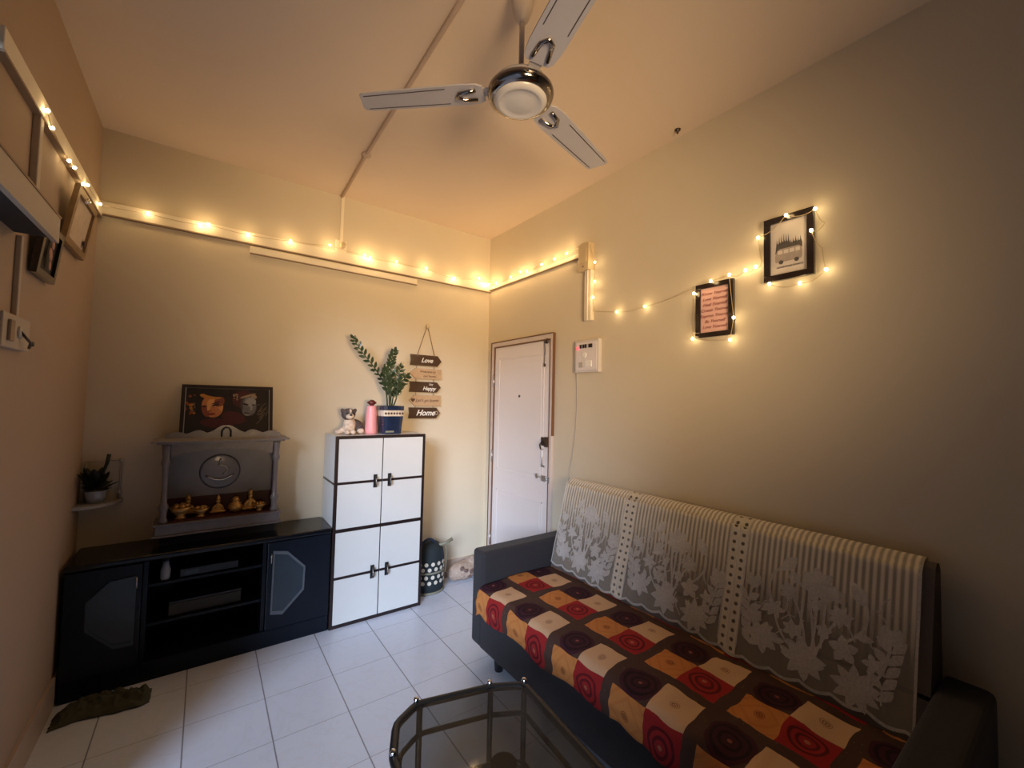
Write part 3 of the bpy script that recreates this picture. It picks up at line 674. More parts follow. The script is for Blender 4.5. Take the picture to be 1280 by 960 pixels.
pel(840, 335, 42, 13, 0.25, 'hair'); pel(940, 345, 22, 10, -0.2, 'hair'); pel(915, 390, 14, 45, 0, 'blue2'); pel(858, 472, 38, 13, 0.1, 'bshade'); pel(858, 496, 30, 10, 0.1, 'blue2')
pel(870, 205, 110, 16, -0.35, 'pearl'); pel(945, 215, 40, 30, 0.5, 'pearl')
for i in range(12): pel(700+R_.uniform(-25, 45), 225+R_.uniform(-50, 60), 9, 9, 0, 'pearl')
mb.build('print', ['p_'+k for k in pk], t)

# ------------------------------------------------------------------ white cupboard
KX0, KX1, KY, KH = -1.3146, -0.7148, -0.322, 1.190
t = thing('storage_cabinet', 'tall white storage cabinet with dark edging and eight square door panels', 'cabinet', ((KX0+KX1)/2, -0.17, 0))
mb = MB(); mb.box(KX0, KX1, KY+0.018, -0.013, 0.0, KH, 0.002); mb.build('body', 'whitelam', t)
ew = 0.017
rows = [0.022, 0.305, 0.596, 0.893, KH]
mb = MB(); yf = KY
mb.box(KX0-0.001, KX0+ew, yf, yf+0.02, 0, KH+0.001); mb.box(KX1-ew, KX1+0.001, yf, yf+0.02, 0, KH+0.001)
mb.box(KX0+ew, KX1-ew, yf, yf+0.02, KH-ew, KH+0.001); mb.box(KX0+ew, KX1-ew, yf, yf+0.02, 0, 0.02)
mb.box(KX0+ew, KX1-ew, yf, yf+0.02, 0.587, 0.607)
mb.box(KX0-0.002, KX0, yf+0.02, -0.013, 0.884, 0.897); mb.box(KX0-0.002, KX0, yf+0.02, -0.013, 0.587, 0.603)
mb.build('edge_trim', 'edge', t)
xm = (KX0+KX1)/2
for (za, zb, zm) in ((0.020, 0.587, 0.305), (0.607, KH-ew, 0.893)):
    for sgn in (-1, 1):
        xa, xb = (KX0+ew, xm-0.003) if sgn < 0 else (xm+0.003, KX1-ew)
        d = MB().box(xa, xb, yf+0.001, yf+0.017, za+0.001, zb-0.001, 0.002).build('door', 'whitelam', t)
        MB().box(xa, xb, yf-0.001, yf+0.002, zm-0.008, zm+0.008).build('cross_strip', 'edge', d)
        hx = xm+sgn*0.048
        q = MB()
        q.prism([(hx-0.011, yf-0.006, zm-0.042), (hx+0.011, yf-0.006, zm-0.042), (hx+0.011, yf-0.006, zm+0.042), (hx-0.011, yf-0.006, zm+0.042)], (0, 0.005, 0))
        q.tube([(hx, yf-0.006, zm+0.034), (hx, yf-0.022, zm+0.026), (hx, yf-0.022, zm-0.026), (hx, yf-0.006, zm-0.034)], 0.0055, 8)
        q.build('handle', 'switchblack', d)
        q = MB(); q.tube([(hx, yf-0.028, zm+0.018), (hx, yf-0.028, zm-0.018)], 0.0028, 6); q.build('handle_inlay', 'steel', d)
MB().box(xm-0.003, xm+0.003, yf+0.003, yf+0.016, 0.02, KH-ew).build('centre_gap', 'edge', t)

# dog figurine
x, y, z = -1.195, -0.165, KH+0.001
W_, G_, D_ = (0.78, 0.62, 0.48), (0.10, 0.075, 0.07), (0.03, 0.022, 0.022)
parts = [((x+0.030, y+0.02, z+0.052), (0.062, 0.045, 0.050), None, G_), ((x-0.005, y-0.005, z+0.062), (0.040, 0.036, 0.058), None, W_),
         ((x-0.015, y-0.015, z+0.135), (0.046, 0.040, 0.040), None, G_), ((x-0.012, y-0.048, z+0.122), (0.026, 0.018, 0.020), None, W_),
         ((x-0.010, y-0.040, z+0.150), (0.010, 0.014, 0.022), None, W_), ((x-0.052, y-0.010, z+0.158), (0.014, 0.010, 0.018), (0, -0.5, 0), G_), ((x+0.026, y-0.010, z+0.158), (0.014, 0.010, 0.018), (0, 0.5, 0), G_),
         ((x-0.028, y-0.045, z+0.018), (0.017, 0.034, 0.017), None, W_), ((x+0.010, y-0.048, z+0.018), (0.017, 0.032, 0.017), None, W_),
         ((x-0.024, y-0.02, z+0.05), (0.018, 0.018, 0.04), None, W_), ((x+0.012, y-0.02, z+0.05), (0.016, 0.018, 0.04), None, W_),
         ((x+0.068, y-0.012, z+0.020), (0.026, 0.034, 0.020), None, W_), ((x+0.060, y+0.01, z+0.042), (0.034, 0.036, 0.034), None, G_), ((x-0.070, y+0.005, z+0.018), (0.024, 0.022, 0.018), None, W_), ((x-0.048, y+0.0, z+0.028), (0.02, 0.02, 0.02), None, W_)]
t = thing('dog_figurine', 'grey and white seated puppy figurine on the white cabinet', 'figurine', (x, y, KH))
bd = meshobj('body', blob(parts, 0.0045, 3), 'fur', t)
lo = min(v.co.z for v in bd.data.vertices)
for v in bd.data.vertices: v.co.z += KH+0.0005-lo
for sg in (-1, 1): MB().ball((x-0.012+sg*0.020, y-0.052, z+0.142), 0.0075).build('eye', 'switchblack', t)
MB().ball((x-0.012, y-0.066, z+0.131), 0.008, scale=(1.2, 0.7, 0.8)).build('nose', 'switchblack', t)

# pink bottle
x, y = -1.055, -0.175
t = thing('pink_bottle', 'slim pink bottle with dark red pointed cap on the white cabinet', 'bottle', (x, y, KH))
MB().lathe([(0.036, 0.0), (0.041, 0.004), (0.042, 0.02), (0.040, 0.06), (0.036, 0.13), (0.032, 0.185), (0.031, 0.190), (0.012, 0.195)], (x, y, KH+0.0005), 28).build('flask', 'pink', t)
MB().lathe([(0.012, 0.193), (0.014, 0.198), (0.033, 0.214), (0.020, 0.226), (0.012, 0.233), (0.001, 0.235)], (x, y, KH+0.0005), 24).build('cap', 'maroon', t)
# blue pot with ZZ plant
x, y = -0.925, -0.180
t = thing('potted_plant', 'ZZ plant with glossy dark leaves in a navy pot on the white cabinet', 'plant', (x, y, KH))
def sq(mb, prof, n=24, mi=0):
    rings = []
    for r, h in prof:
        ring = []
        for j in range(n):
            a = 2*PI*j/n+PI/4; ca, sa = math.cos(a), math.sin(a); k = (abs(ca)**5+abs(sa)**5)**(-1/5)
            ring.append(mb.bm.verts.new((x+r*k*ca, y+r*k*sa, KH+0.0005+h)))
        rings.append(ring)
    for i in range(len(rings)-1):
        for j in range(n):
            f = mb.bm.faces.new((rings[i][j], rings[i][(j+1) % n], rings[i+1][(j+1) % n], rings[i+1][j])); f.material_index = mi
    mb.bm.faces.new(rings[0]); return mb
mb = sq(MB(), [(0.066, 0), (0.070, 0.004), (0.074, 0.06), (0.080, 0.12), (0.080, 0.165), (0.084, 0.167), (0.084, 0.195), (0.076, 0.195), (0.074, 0.175), (0.001, 0.172)])
mb.build('pot', 'navy', t)
mb = sq(MB(), [(0.0795, 0.124), (0.0825, 0.124), (0.0825, 0.164), (0.0795, 0.164)]); mb.build('band', 'potband', t)
mb = MB()
for fx in range(7):
    px_ = x-0.06+fx*0.020
    mb.ball((px_, y-0.0835, KH+0.144), 0.008, 2, scale=(1, 0.1, 1))
    mb.ball((px_, y-0.0838, KH+0.144), 0.0035, 1, scale=(1, 0.15, 1), mi=1)
mb.build('band_pattern', ['inkbrown', 'potband'], t)
MB().box(x-0.055, x+0.005, y-0.0735, y-0.0705, KH+0.012, KH+0.024, 0.001).build('worn_label', 'bagrim', t)
MB().lathe([(0.070, 0), (0.05, 0.004), (0.001, 0.006)], (x, y, KH+0.174), 20).build('soil', 'soil', t)
def zz(pts, nl, llen, lw, matn='leaf', name='stem', start=0.30, rad=0.006):
    P_ = [Vector(p) for p in pts]
    def ev(s_):
        k = s_*(len(P_)-1); i = min(int(k), len(P_)-2); f = k-i
        p0 = P_[max(i-1, 0)]; p1 = P_[i]; p2 = P_[i+1]; p3 = P_[min(i+2, len(P_)-1)]
        return 0.5*((2*p1)+(-p0+p2)*f+(2*p0-5*p1+4*p2-p3)*f*f+(-p0+3*p1-3*p2+p3)*f**3)
    mb = MB(); mb.tube([ev(i/16) for i in range(17)], [rad*(1-0.7*i/16) for i in range(17)], 7)
    for i in range(nl):
        s_ = start+(1-start)*i/(nl-1)
        p = ev(s_); tg = (ev(min(1, s_+0.03))-ev(max(0, s_-0.03))).normalized()
        side = tg.cross(Vector((0.15, -1, 0.1))).normalized()
        sg = 1 if i % 2 else -1
        d = (side*sg*0.85+tg*0.75+Vector((0, random.uniform(-0.35, 0.25), random.uniform(-0.1, 0.2)))).normalized()
        if i == nl-1: d = tg
        L_ = llen*(0.75+0.35*math.sin(PI*min(1, (s_-start)/(1-start)*0.9+0.15)))*random.uniform(0.9, 1.1)
        leafmesh(mb, p, p+d*L_, lw*random.uniform(0.85, 1.1), up=Vector((random.uniform(-.3, .3), -1, random.uniform(-0.3, 0.6))), fold=0.35)
    return mb.build(name, matn, t)
zb_ = KH+0.178
zz([(x-0.02, y, zb_), (x-0.045, y-0.005, 1.52), (x-0.12, y-0.01, 1.64), (x-0.21, y-0.01, 1.745), (x-0.275, y-0.01, 1.835)], 23, 0.046, 0.0105, start=0.28)
zz([(x-0.005, y+0.0, zb_), (x-0.005, y-0.02, 1.50), (x-0.02, y-0.03, 1.62), (x-0.015, y-0.03, 1.70), (x+0.01, y-0.02, 1.775)], 21, 0.050, 0.0135, start=0.22)
zz([(x+0.012, y+0.01, zb_), (x+0.028, y+0.02, 1.46), (x+0.06, y+0.02, 1.53), (x+0.12, y+0.02, 1.600)], 15, 0.058, 0.015, start=0.30)
zz([(x-0.01, y-0.02, zb_), (x-0.03, y-0.05, 1.46), (x-0.055, y-0.06, 1.56), (x-0.065, y-0.06, 1.64)], 15, 0.050, 0.015, start=0.35)
zz([(x+0.01, y-0.01, zb_), (x+0.03, y-0.03, 1.44), (x+0.035, y-0.04, 1.56), (x+0.05, y-0.04, 1.66)], 15, 0.048, 0.013, start=0.35)
zz([(x+0.0, y+0.02, zb_), (x+0.02, y+0.04, 1.44), (x+0.06, y+0.06, 1.60), (x+0.10, y+0.07, 1.68)], 9, 0.05, 0.007, 'palesprig', 'pale_sprig', start=0.5, rad=0.003)

# hanging arrow signs
t = thing('hanging_arrow_sign', 'five wooden arrow boards hung on a cord from a nail on back wall', 'wall sign', (-0.59, 0, 1.29))
MB().lathe([(0.004, 0), (0.004, -0.02), (0.016, -0.024), (0.018, -0.030), (0.008, -0.034)], (-0.588, 0, 2.015), 12, axis='Y').build('nail', 'beigebox', t)
mb = MB(); mb.tube([(-0.668, -0.022, 1.775), (-0.592, -0.022, 2.012), (-0.588, -0.022, 2.018), (-0.584, -0.022, 2.012), (-0.518, -0.022, 1.775)], 0.0028, 6)
mb.build('hanging_cord', 'cord', t)
for (za, zb) in ((1.675, 1.71), (1.570, 1.600), (1.475, 1.495), (1.37, 1.388)):
  for cx__ in (-0.668, -0.518):
    mb = MB(); mb.tube([(cx__, -0.016, za-0.012), (cx__, -0.016, zb+0.012)], 0.0022, 6); mb.build('tie_cord', 'cord', t)
boards = [(1.700, 1.785, 1, 'wooddark', None, 'white'), (1.598, 1.678, -1, 'woodlight', 'Welcome to', 'inkbrown'), (1.492, 1.574, 1, 'wooddark', 'Happy', 'white'), (1.386, 1.470, -1, 'woodlight', "Let's go home", 'inkbrown'), (1.287, 1.372, 1, 'wooddark', 'Home', 'white')]
for (za, zb, dr, mt, tx, ink) in boards:
    x0, x1 = -0.722, -0.458; zc = (za+zb)/2
    if dr > 0: pts = [(x0, za), (x1-0.035, za), (x1, zc), (x1-0.035, zb), (x0, zb), (x0+0.006, zc)]
    else: pts = [(x1, za), (x0+0.045, za), (x0, zc), (x0+0.045, zb), (x1, zb), (x1-0.003, zc)]
    bo = MB().prism([(a, -0.010, c_) for a, c_ in pts], (0, -0.014, 0)).build('arrow_board', mt, t)
    if tx == 'Welcome to':
        text('lettering', 'Welcome to', 0.026, (-0.575, -0.0246, zc+0.016), (1, 0, 0), (0, 0, 1), ink, bo, 0.3)
        text('lettering', 'our home', 0.026, (-0.560, -0.0246, zc-0.018), (1, 0, 0), (0, 0, 1), ink, bo, 0.3)
    elif tx == 'Happy':
        text('lettering', 'Stay', 0.022, (-0.545, -0.0246, zc+0.022), (1, 0, 0), (0, 0, 1), ink, bo, 0.3)
        text('lettering', 'Happy', 0.042, (-0.560, -0.0246, zc-0.012), (1, 0, 0), (0, 0, 1), ink, bo, 0.35, bold=0.0008)
    elif tx == 'Home':
        text('lettering', 'Home', 0.062, (-0.585, -0.0246, zc), (1, 0, 0), (0, 0, 1), ink, bo, 0.4, bold=0.0012)
        q = MB(); q.tube([(-0.490+0.013*math.cos(a), -0.0246, zc+0.013*math.sin(a)) for a in [i*PI/6 for i in range(12)]], 0.0022, 5, closed=True); q.build('painted_wreath', 'potband', bo)
    elif tx:
        text('lettering', tx, 0.034, (-0.575, -0.0246, zc), (1, 0, 0), (0, 0, 1), ink, bo, 0.4)
        q = MB(); q.prism([(-0.692+0.0011*(16*math.sin(a)**3), -0.0242, zc+0.002+0.0011*(13*math.cos(a)-5*math.cos(2*a)-2*math.cos(3*a)-math.cos(4*a))) for a in [2*PI*i/24 for i in range(24)]], (0, -0.001, 0)); q.build('painted_heart', 'inkbrown', bo)
    else:
        text('lettering', 'Love', 0.05, (-0.585, -0.0246, zc), (1, 0, 0), (0, 0, 1), ink, bo, 0.35, bold=0.001)

# polka dot bag between cabinet and corner
bx, by = -0.570, -0.135
t = thing('polka_dot_bag', 'dark bag with cream polka dots on the floor beside the white cabinet', 'bag', (bx, by, 0))
RX, RY = 0.118, 0.10
def barrel(prof, n=36):
    mb = MB(); rings = []
    for r, h in prof: rings.append([mb.bm.verts.new((bx+RX*r*math.cos(2*PI*j/n), by+RY*r*math.sin(2*PI*j/n), h)) for j in range(n)])
    for i in range(len(rings)-1):
        for j in range(n):
            f = mb.bm.faces.new((rings[i][j], rings[i][(j+1) % n], rings[i+1][(j+1) % n], rings[i+1][j])); f.smooth = True
    mb.bm.faces.new(rings[0]); mb.bm.faces.new(rings[-1]); return mb
barrel([(0.90, 0.012), (0.98, 0.02), (1.0, 0.08), (1.0, 0.20), (0.97, 0.27), (0.85, 0.325), (0.6, 0.352), (0.2, 0.36)]).build('body', 'bagdark', t)
barrel([(0.97, 0.0), (1.03, 0.004), (1.03, 0.014), (0.97, 0.02)]).build('base_piping', 'bagrim', t)
mb = MB()
for j, (zr, off) in enumerate(((0.222, 0), (0.184, 0.5), (0.128, 0), (0.088, 0.5))):
    for k in range(15):
        a = 2*PI*(k+off)/15
        c_ = Vector((bx+RX*1.0*math.cos(a), by+RY*1.0*math.sin(a), zr)); nn_ = Vector((math.cos(a)/RX, math.sin(a)/RY, 0)).normalized(); s_ = nn_.cross(Vector((0, 0, 1)))
        mb.prism([c_+s_*0.0145*math.cos(b_)+Vector((0, 0, 1))*0.0145*math.sin(b_)+nn_*0.0005 for b_ in [2*PI*i/12 for i in range(12)]], nn_*0.0012)
mb.build('polka_dots', 'bagdot', t)
barrel([(1.0, 0.150), (1.015, 0.151), (1.015, 0.163), (1.0, 0.164)]).build('zip_band', 'bagrim', t)
mb = MB(); mb.tube([(bx-0.02+0.055*math.cos(a), by-0.03, 0.335+0.055*math.sin(a)) for a in [PI*i/10 for i in range(11)]], 0.009, 8); mb.build('grab_handle', 'bagnavy', t)
mb = MB(); mb.tube([(bx+0.06, by-0.04, 0.335), (bx+0.11, by-0.05, 0.345), (bx+0.165, by-0.055, 0.368)], [0.012, 0.012, 0.013], 8); mb.build('tube_handle', 'bagrim', t)
mb = MB(); mb.tube([(bx+0.11, by-0.05, 0.335), (bx+0.126, by-0.04, 0.28), (bx+0.130, by-0.03, 0.20), (bx+0.125, by-0.03, 0.12)], 0.005, 6); mb.build('strap', 'bagrim', t)
mb = MB()
for i in range(8):
    a0 = -0.95+i*0.09; a1 = a0+0.09
    q_ = [(bx+RX*1.012*math.cos(a)*k, by+RY*1.012*math.sin(a)*k, zz_) for a, zz_, k in ((a0, 0.235, 1), (a1, 0.235, 1), (a1, 0.315, 0.90), (a0, 0.315, 0.90))]
    mb.face(q_)
mb.build('side_panel', 'bagnavy', t)
# soft cloth pouch behind it
me = blob([((-0.255, -0.105, 0.075), (0.125, 0.075, 0.075), None, (0.46, 0.34, 0.26)), ((-0.175, -0.095, 0.09), (0.08, 0.065, 0.075), None, (0.50, 0.38, 0.30)), ((-0.32, -0.10, 0.06), (0.06, 0.06, 0.055), None, (0.42, 0.30, 0.23)),
           ((-0.27, -0.185, 0.10), (0.020, 0.008, 0.014), None, (0.18, 0.11, 0.09)), ((-0.215, -0.182, 0.085), (0.025, 0.008, 0.016), None, (0.18, 0.11, 0.09)), ((-0.24, -0.186, 0.05), (0.018, 0.008, 0.012), None, (0.2, 0.12, 0.1)), ((-0.30, -0.172, 0.115), (0.018, 0.01, 0.016), None, (0.2, 0.13, 0.1))], 0.006, 6)
for v in me.vertices: v.co += Vector((0, 0, 1))*0.006*noise.noise(v.co*22)
lo = min(v.co.z for v in me.vertices)
for v in me.vertices: v.co.z -= lo
tag(meshobj('cloth_pouch', me, 'fur'), 'soft beige pouch with dark blotches on floor between the dotted bag and corner', 'pouch')

# crumpled green cloth in front of the tv unit
mb = MB(); nx, ny = 60, 30
cc = [(-2.42, -0.42, 0.20, 0.10), (-2.27, -0.41, 0.12, 0.085)]
grid = {}
for i in range(nx+1):
    for j in range(ny+1):
        a = i/nx; b_ = j/ny
        xx = -2.47+0.33*a; w_ = 0.055+0.030*math.sin(a*PI)+0.012*noise.noise(Vector((a*6, 3, 1)))
        yc_ = -0.455+0.03*math.sin(a*5)+0.03*a; yy = yc_+(b_-0.5)*2*w_
        e = max(0, 1-abs(2*b_-1)**3)*max(0, min(1, a*12, (1-a)*12))
        h = 0.004+e*(0.022+0.020*abs(noise.noise(Vector((xx*16, yy*22, 0))))*2+0.014*abs(noise.noise(Vector((xx*40, yy*45, 5))))*2)
        grid[i, j] = mb.bm.verts.new((xx+0.008*noise.noise(Vector((b_*9, a*9, 2))), yy, h))
for i in range(nx):
    for j in range(ny):
        f = mb.bm.faces.new((grid[i, j], grid[i+1, j], grid[i+1, j+1], grid[i, j+1])); f.smooth = True
o = mb.build('crumpled_cloth', 'olive'); md = o.modifiers.new('th', 'SOLIDIFY'); md.thickness = 0.003; md.offset = -1
tag(o, 'crumpled olive green cloth on floor in front of the black unit', 'cloth')

# ------------------------------------------------------------------ sofa
SY0, SY1 = -1.02, -2.93
t = thing('sofa', 'dark charcoal three seat sofa against right wall', 'sofa', (-0.4, -1.95, 0))
MB().box(-0.72, -0.06, SY1+0.10, SY0-0.09, 0.085, 0.285, 0.012, 3).build('base', 'charcoal', t)
for ya, yb in ((SY0-0.115, SY0), (SY1, SY1+0.115)):
    MB().box(-0.722, -0.035, ya, yb, 0.085, 0.600, 0.022, 4).build('armrest', 'charcoal', t)
for lx in (-0.66, -0.12):
    for ly in (SY0-0.20, SY1+0.20): MB().lathe([(0.022, 0), (0.03, 0.085)], (lx, ly, 0), 12).build('leg', 'blackdull', t)
mb = MB(); mb.box(-0.755, -0.20, SY1+0.118, SY0-0.118, 0.285, 0.418, 0.040, 5); mb.build('seat_cushion', 'charcoal', t)
def backx(z): return -0.2365+(z-0.45)*0.136/0.51
ya, yb = SY1+0.118, SY0-0.125
mb = MB()
mb.prism([(backx(0.36)+0.004, ya, 0.36), (backx(0.562)+0.004, ya, 0.562), (-0.03, ya, 0.562), (-0.03, ya, 0.36)], (0, yb-ya, 0)); mb.build('lower_back_cushion', 'taupe', t)
mb = MB()
prof = [(backx(0.578)+0.004, 0.578), (backx(0.90)+0.004, 0.90), (backx(0.935)+0.010, 0.935), (-0.080, 0.948), (-0.045, 0.942), (-0.030, 0.92), (-0.030, 0.578)]
mb.prism([(a, ya, c_) for a, c_ in prof], (0, yb-ya, 0)); mb.build('backrest', 'taupe', t)
mb = MB(); mb.box(-0.15, -0.06, ya+0.01, yb-0.01, 0.555, 0.585); mb.build('back_hinge_gap', 'blackdull', t)

# patchwork cover over the seat
mb = MB(); uvl = mb.bm.loops.layers.uv.new('UVMap')
prof = []          # (x, z, v)
for i in range(13): prof.append((-0.205-0.50*i/12, 0.424+0.008*math.sin(PI*i/12)))
for k in range(1, 9):
    a = PI/2*k/8; prof.append((-0.705-0.050*math.sin(a), 0.424-0.050*(1-math.cos(a))))
for k in range(1, 7): prof.append((-0.757-0.004*math.sin(k), 0.374-0.066*k/6))
vv = [0.205]
for i in range(1, len(prof)): vv.append(vv[-1]+math.hypot(prof[i][0]-prof[i-1][0], prof[i][1]-prof[i-1][1]))
n = 150; ys = [-1.142-(1.70-0.01)*i/n for i in range(n+1)]; V = []
for i, yy in enumerate(ys):
    row = []
    endr = max(0, 1-(i/n)/0.02)
    for k, (px_, pz) in enumerate(prof):
        edge = k/(len(prof)-1)
        rr_ = min(1, max(0.35, (-yy-1.6)/0.8)); wv_ = 0.006*noise.noise(Vector((yy*7, px_*7, 0)))+0.007*rr_*(1-abs(noise.noise(Vector((yy*11+px_*8, px_*6, 4))))*2)**3
        hang = max(0, (k-20)/6)
        dx = -abs(0.012*noise.noise(Vector((yy*9, pz*5, 2))))*hang-0.004
        dz = wv_+0.006+(-0.028*hang*(0.5+noise.noise(Vector((yy*5, 0, 9))))) - 0.03*hang*(endr)
        row.append(mb.bm.verts.new((px_+dx, yy, pz+dz)))
    V.append(row)
for i in range(n):
    for k in range(len(prof)-1):
        f = mb.bm.faces.new((V[i][k], V[i+1][k], V[i+1][k+1], V[i][k+1])); f.smooth = True
        for lp, (a, b_) in zip(f.loops, ((i, k), (i+1, k), (i+1, k+1), (i, k+1))): lp[uvl].uv = (-ys[a], vv[b_])
o = mb.build('patchwork_cover', 'patch'); md = o.modifiers.new('th', 'SOLIDIFY'); md.thickness = 0.003; md.offset = 1
tag(o, 'red, orange, purple and cream patchwork cover spread over the sofa seat', 'sofa cover')

# lace throw over the backrest
def lp(u_, v_, off=0.0):
    """u along the sofa (= -y), v down from the top edge"""
    nx_, nz_ = -0.966, 0.2577
    wob = 0.004*noise.noise(Vector((u_*6, v_*5, 3)))*min(1, max(0, v_)*5)
    off = off+wob+0.008
    if v_ >= 0:
        z_ = 0.940-v_*0.966
        return Vector((backx(z_)+nx_*off-0.002, -u_, z_+nz_*off))
    a = min(1, -v_/0.09)*PI*0.62
    cx_, cz_ = -0.066, 0.905
    r_ = 0.052+off-0.008
    th = PI-0.27-a
    if -v_ <= 0.09: return Vector((cx_+r_*1.05*math.cos(th), -u_, cz_+r_*math.sin(th)))
    return Vector((min(-0.012, cx_+r_*math.cos(th)), -u_, cz_+r_*math.sin(th)-(-v_-0.09)*0.9))
t = thing('lace_throw', 'white lace throw with floral motifs draped over the sofa backrest', 'sofa cover', (-0.2, -1.95, 0.45))
mb = MB(); uvl = mb.bm.loops.layers.uv.new('UVMap')
U0, U1, VB = 1.150, 2.785, 0.497
nu, nv = 220, 30; V = []
def vbot(u_):
    return VB+0.014*abs(math.sin((u_-U0)*PI/0.095))+0.008*math.sin(u_*9)
for i in range(nu+1):
    u_ = U0+(U1-U0)*i/nu; row = []
    for k in range(nv+1):
        v_ = -0.11+(vbot(u_)+0.11)*k/nv
        row.append((mb.bm.verts.new(lp(u_-0.004*math.sin(v_*20)*(1-i/nu), v_)), u_, v_))
    V.append(row)
for i in range(nu):
    for k in range(nv):
        q_ = (V[i][k], V[i+1][k], V[i+1][k+1], V[i][k+1]); f = mb.bm.faces.new([w[0] for w in q_]); f.smooth = True
        for l_, w in zip(f.loops, q_): l_[uvl].uv = (w[1], w[2])
mb.build('net', 'net', t)
def strip(mb, pts, w, off=0.0020):
    """flat ribbon on the lace surface, pts in (u,v)"""
    L_ = []
    for i, p in enumerate(pts):
        a = pts[max(0, i-1)]; c_ = pts[min(len(pts)-1, i+1)]
        dx, dy = c_[0]-a[0], c_[1]-a[1]; l_ = math.hypot(dx, dy) or 1
        L_.append((mb.bm.verts.new(lp(p[0]-dy/l_*w/2, p[1]+dx/l_*w/2, off)), mb.bm.verts.new(lp(p[0]+dy/l_*w/2, p[1]-dx/l_*w/2, off))))
    for i in range(len(L_)-1): mb.bm.faces.new((L_[i][0], L_[i+1][0], L_[i+1][1], L_[i][1]))
def petal(mb, u_, v_, L_, w, ang, off=0.0022):
    pr = [(0, 0.15), (0.3, 0.75), (0.55, 1), (0.8, 0.6), (1, 0.02)]
    A, B = [], []
    for a, b_ in pr:
        for s_, lst in ((1, A), (-1, B)):
            du = math.cos(ang)*L_*a - math.sin(ang)*w/2*b_*s_; dv = math.sin(ang)*L_*a + math.cos(ang)*w/2*b_*s_
            lst.append(mb.bm.verts.new(lp(u_+du, min(VB+0.005, v_+dv), off)))
    for i in range(len(pr)-1): mb.bm.faces.new((A[i], A[i+1], B[i+1], B[i]))
def star(mb, u_, v_, r_, n_, w, rot=0.0, off=0.0022):
    for k in range(n_): petal(mb, u_, v_, r_, w, rot+2*PI*k/n_, off+0.0001*k)
def bezier(p0, p1, p2, n_=8): return [((1-s_)**2*p0[0]+2*s_*(1-s_)*p1[0]+s_*s_*p2[0], (1-s_)**2*p0[1]+2*s_*(1-s_)*p1[1]+s_*s_*p2[1]) for s_ in [i/n_ for i in range(n_+1)]]
def motif(mb, c0, wd):
    k = wd
    f = lambda a, b_: (c0+a*k, b_)
    for (a, b_, r_, n_, w) in ((0.01, 0.155, 0.062, 7, 0.036), (-0.075, 0.21, 0.036, 6, 0.020), (0.075, 0.235, 0.040, 7, 0.020), (-0.115, 0.285, 0.038, 6, 0.020), (-0.015, 0.415, 0.072, 8, 0.036), (0.125, 0.435, 0.070, 9, 0.030), (-0.145, 0.40, 0.060, 7, 0.032), (0.09, 0.335, 0.045, 5, 0.030)):
        star(mb, *f(a, b_), r_, n_, w, rot=a*9)
    for (a, b_, L_, w, an) in ((-0.10, 0.14, 0.075, 0.045, -0.9), (0.10, 0.11, 0.085, 0.045, 1.0), (-0.19, 0.24, 0.06, 0.040, -1.9), (-0.19, 0.24, 0.06, 0.035, -1.2), (0.20, 0.27, 0.06, 0.040, -1.2), (0.20, 0.27, 0.06, 0.04, -1.9)):
        petal(mb, *f(a, b_), L_, w, an)
    for st in (bezier((0, 0.44), (0.015, 0.3), (0.01, 0.18)), bezier((-0.02, 0.44), (0.0, 0.33), (-0.06, 0.22)), bezier((0.0, 0.42), (-0.09, 0.40), (-0.115, 0.29)), bezier((0.01, 0.42), (0.03, 0.32), (0.07, 0.25)),
               bezier((0.02, 0.40), (0.0, 0.30), (-0.01, 0.20)), bezier((-0.11, 0.30), (-0.17, 0.18), (-0.09, 0.12)), bezier((0.08, 0.32), (0.18, 0.24), (0.125, 0.14)), bezier((-0.16, 0.44), (-0.22, 0.34), (-0.19, 0.23)), bezier((0.12, 0.46), (0.20, 0.38), (0.20, 0.26)),
               [( -0.03, 0.36), (-0.03, 0.22)], [(0.03, 0.36), (0.035, 0.20)]):
        strip(mb, [f(*p) for p in st], 0.008)
    for side in (-1, 1):
        for i in range(5):
            b_ = 0.29+i*0.038; a = side*(0.205-0.006*i)
            petal(mb, *f(a, b_), 0.055, 0.028, (-0.9 if side > 0 else -2.2)); petal(mb, *f(a, b_), 0.055, 0.028, (-2.4 if side > 0 else -0.7))
    for (a, b_, r_, n_, w) in ((-0.055, 0.335, 0.034, 6, 0.020), (0.035, 0.30, 0.026, 5, 0.018), (0.165, 0.345, 0.032, 5, 0.020), (-0.175, 0.335, 0.030, 6, 0.018), (0.06, 0.17, 0.030, 5, 0.02), (-0.06, 0.155, 0.026, 5, 0.018)):
        star(mb, *f(a, b_), r_, n_, w, rot=b_*20, off=0.0032)
    for i in range(26):
        a = random.uniform(-0.21, 0.21); b_ = random.uniform(0.16, 0.46); an = random.uniform(-2.6, -0.5); strip(mb, [f(a, b_), f(a+0.03*math.cos(an), b_+0.045*math.sin(an)), f(a+0.045*math.cos(an+0.3), b_+0.07*math.sin(an+0.3))], 0.004)
    for i in range(9):
        a = random.uniform(-0.18, 0.18); b_ = random.uniform(0.24, 0.44); petal(mb, *f(a, b_), 0.055, 0.025, random.uniform(-3, 0))
for mc, mw in ((1.385, 0.98), (1.940, 1.08), (2.503, 1.08)):
    mb = MB(); motif(mb, mc, mw); mb.build('floral_motif', 'motif', t)
mb = MB()
for bc in BANDS:
    for d in (-0.037, 0.0, 0.037): strip(mb, [(bc+d, -0.02+0.5*i/12) for i in range(13)], 0.006, 0.0016)
strip(mb, [(U0+(U1-U0)*i/200, vbot(U0+(U1-U0)*i/200)-0.005) for i in range(201)], 0.010, 0.0016)
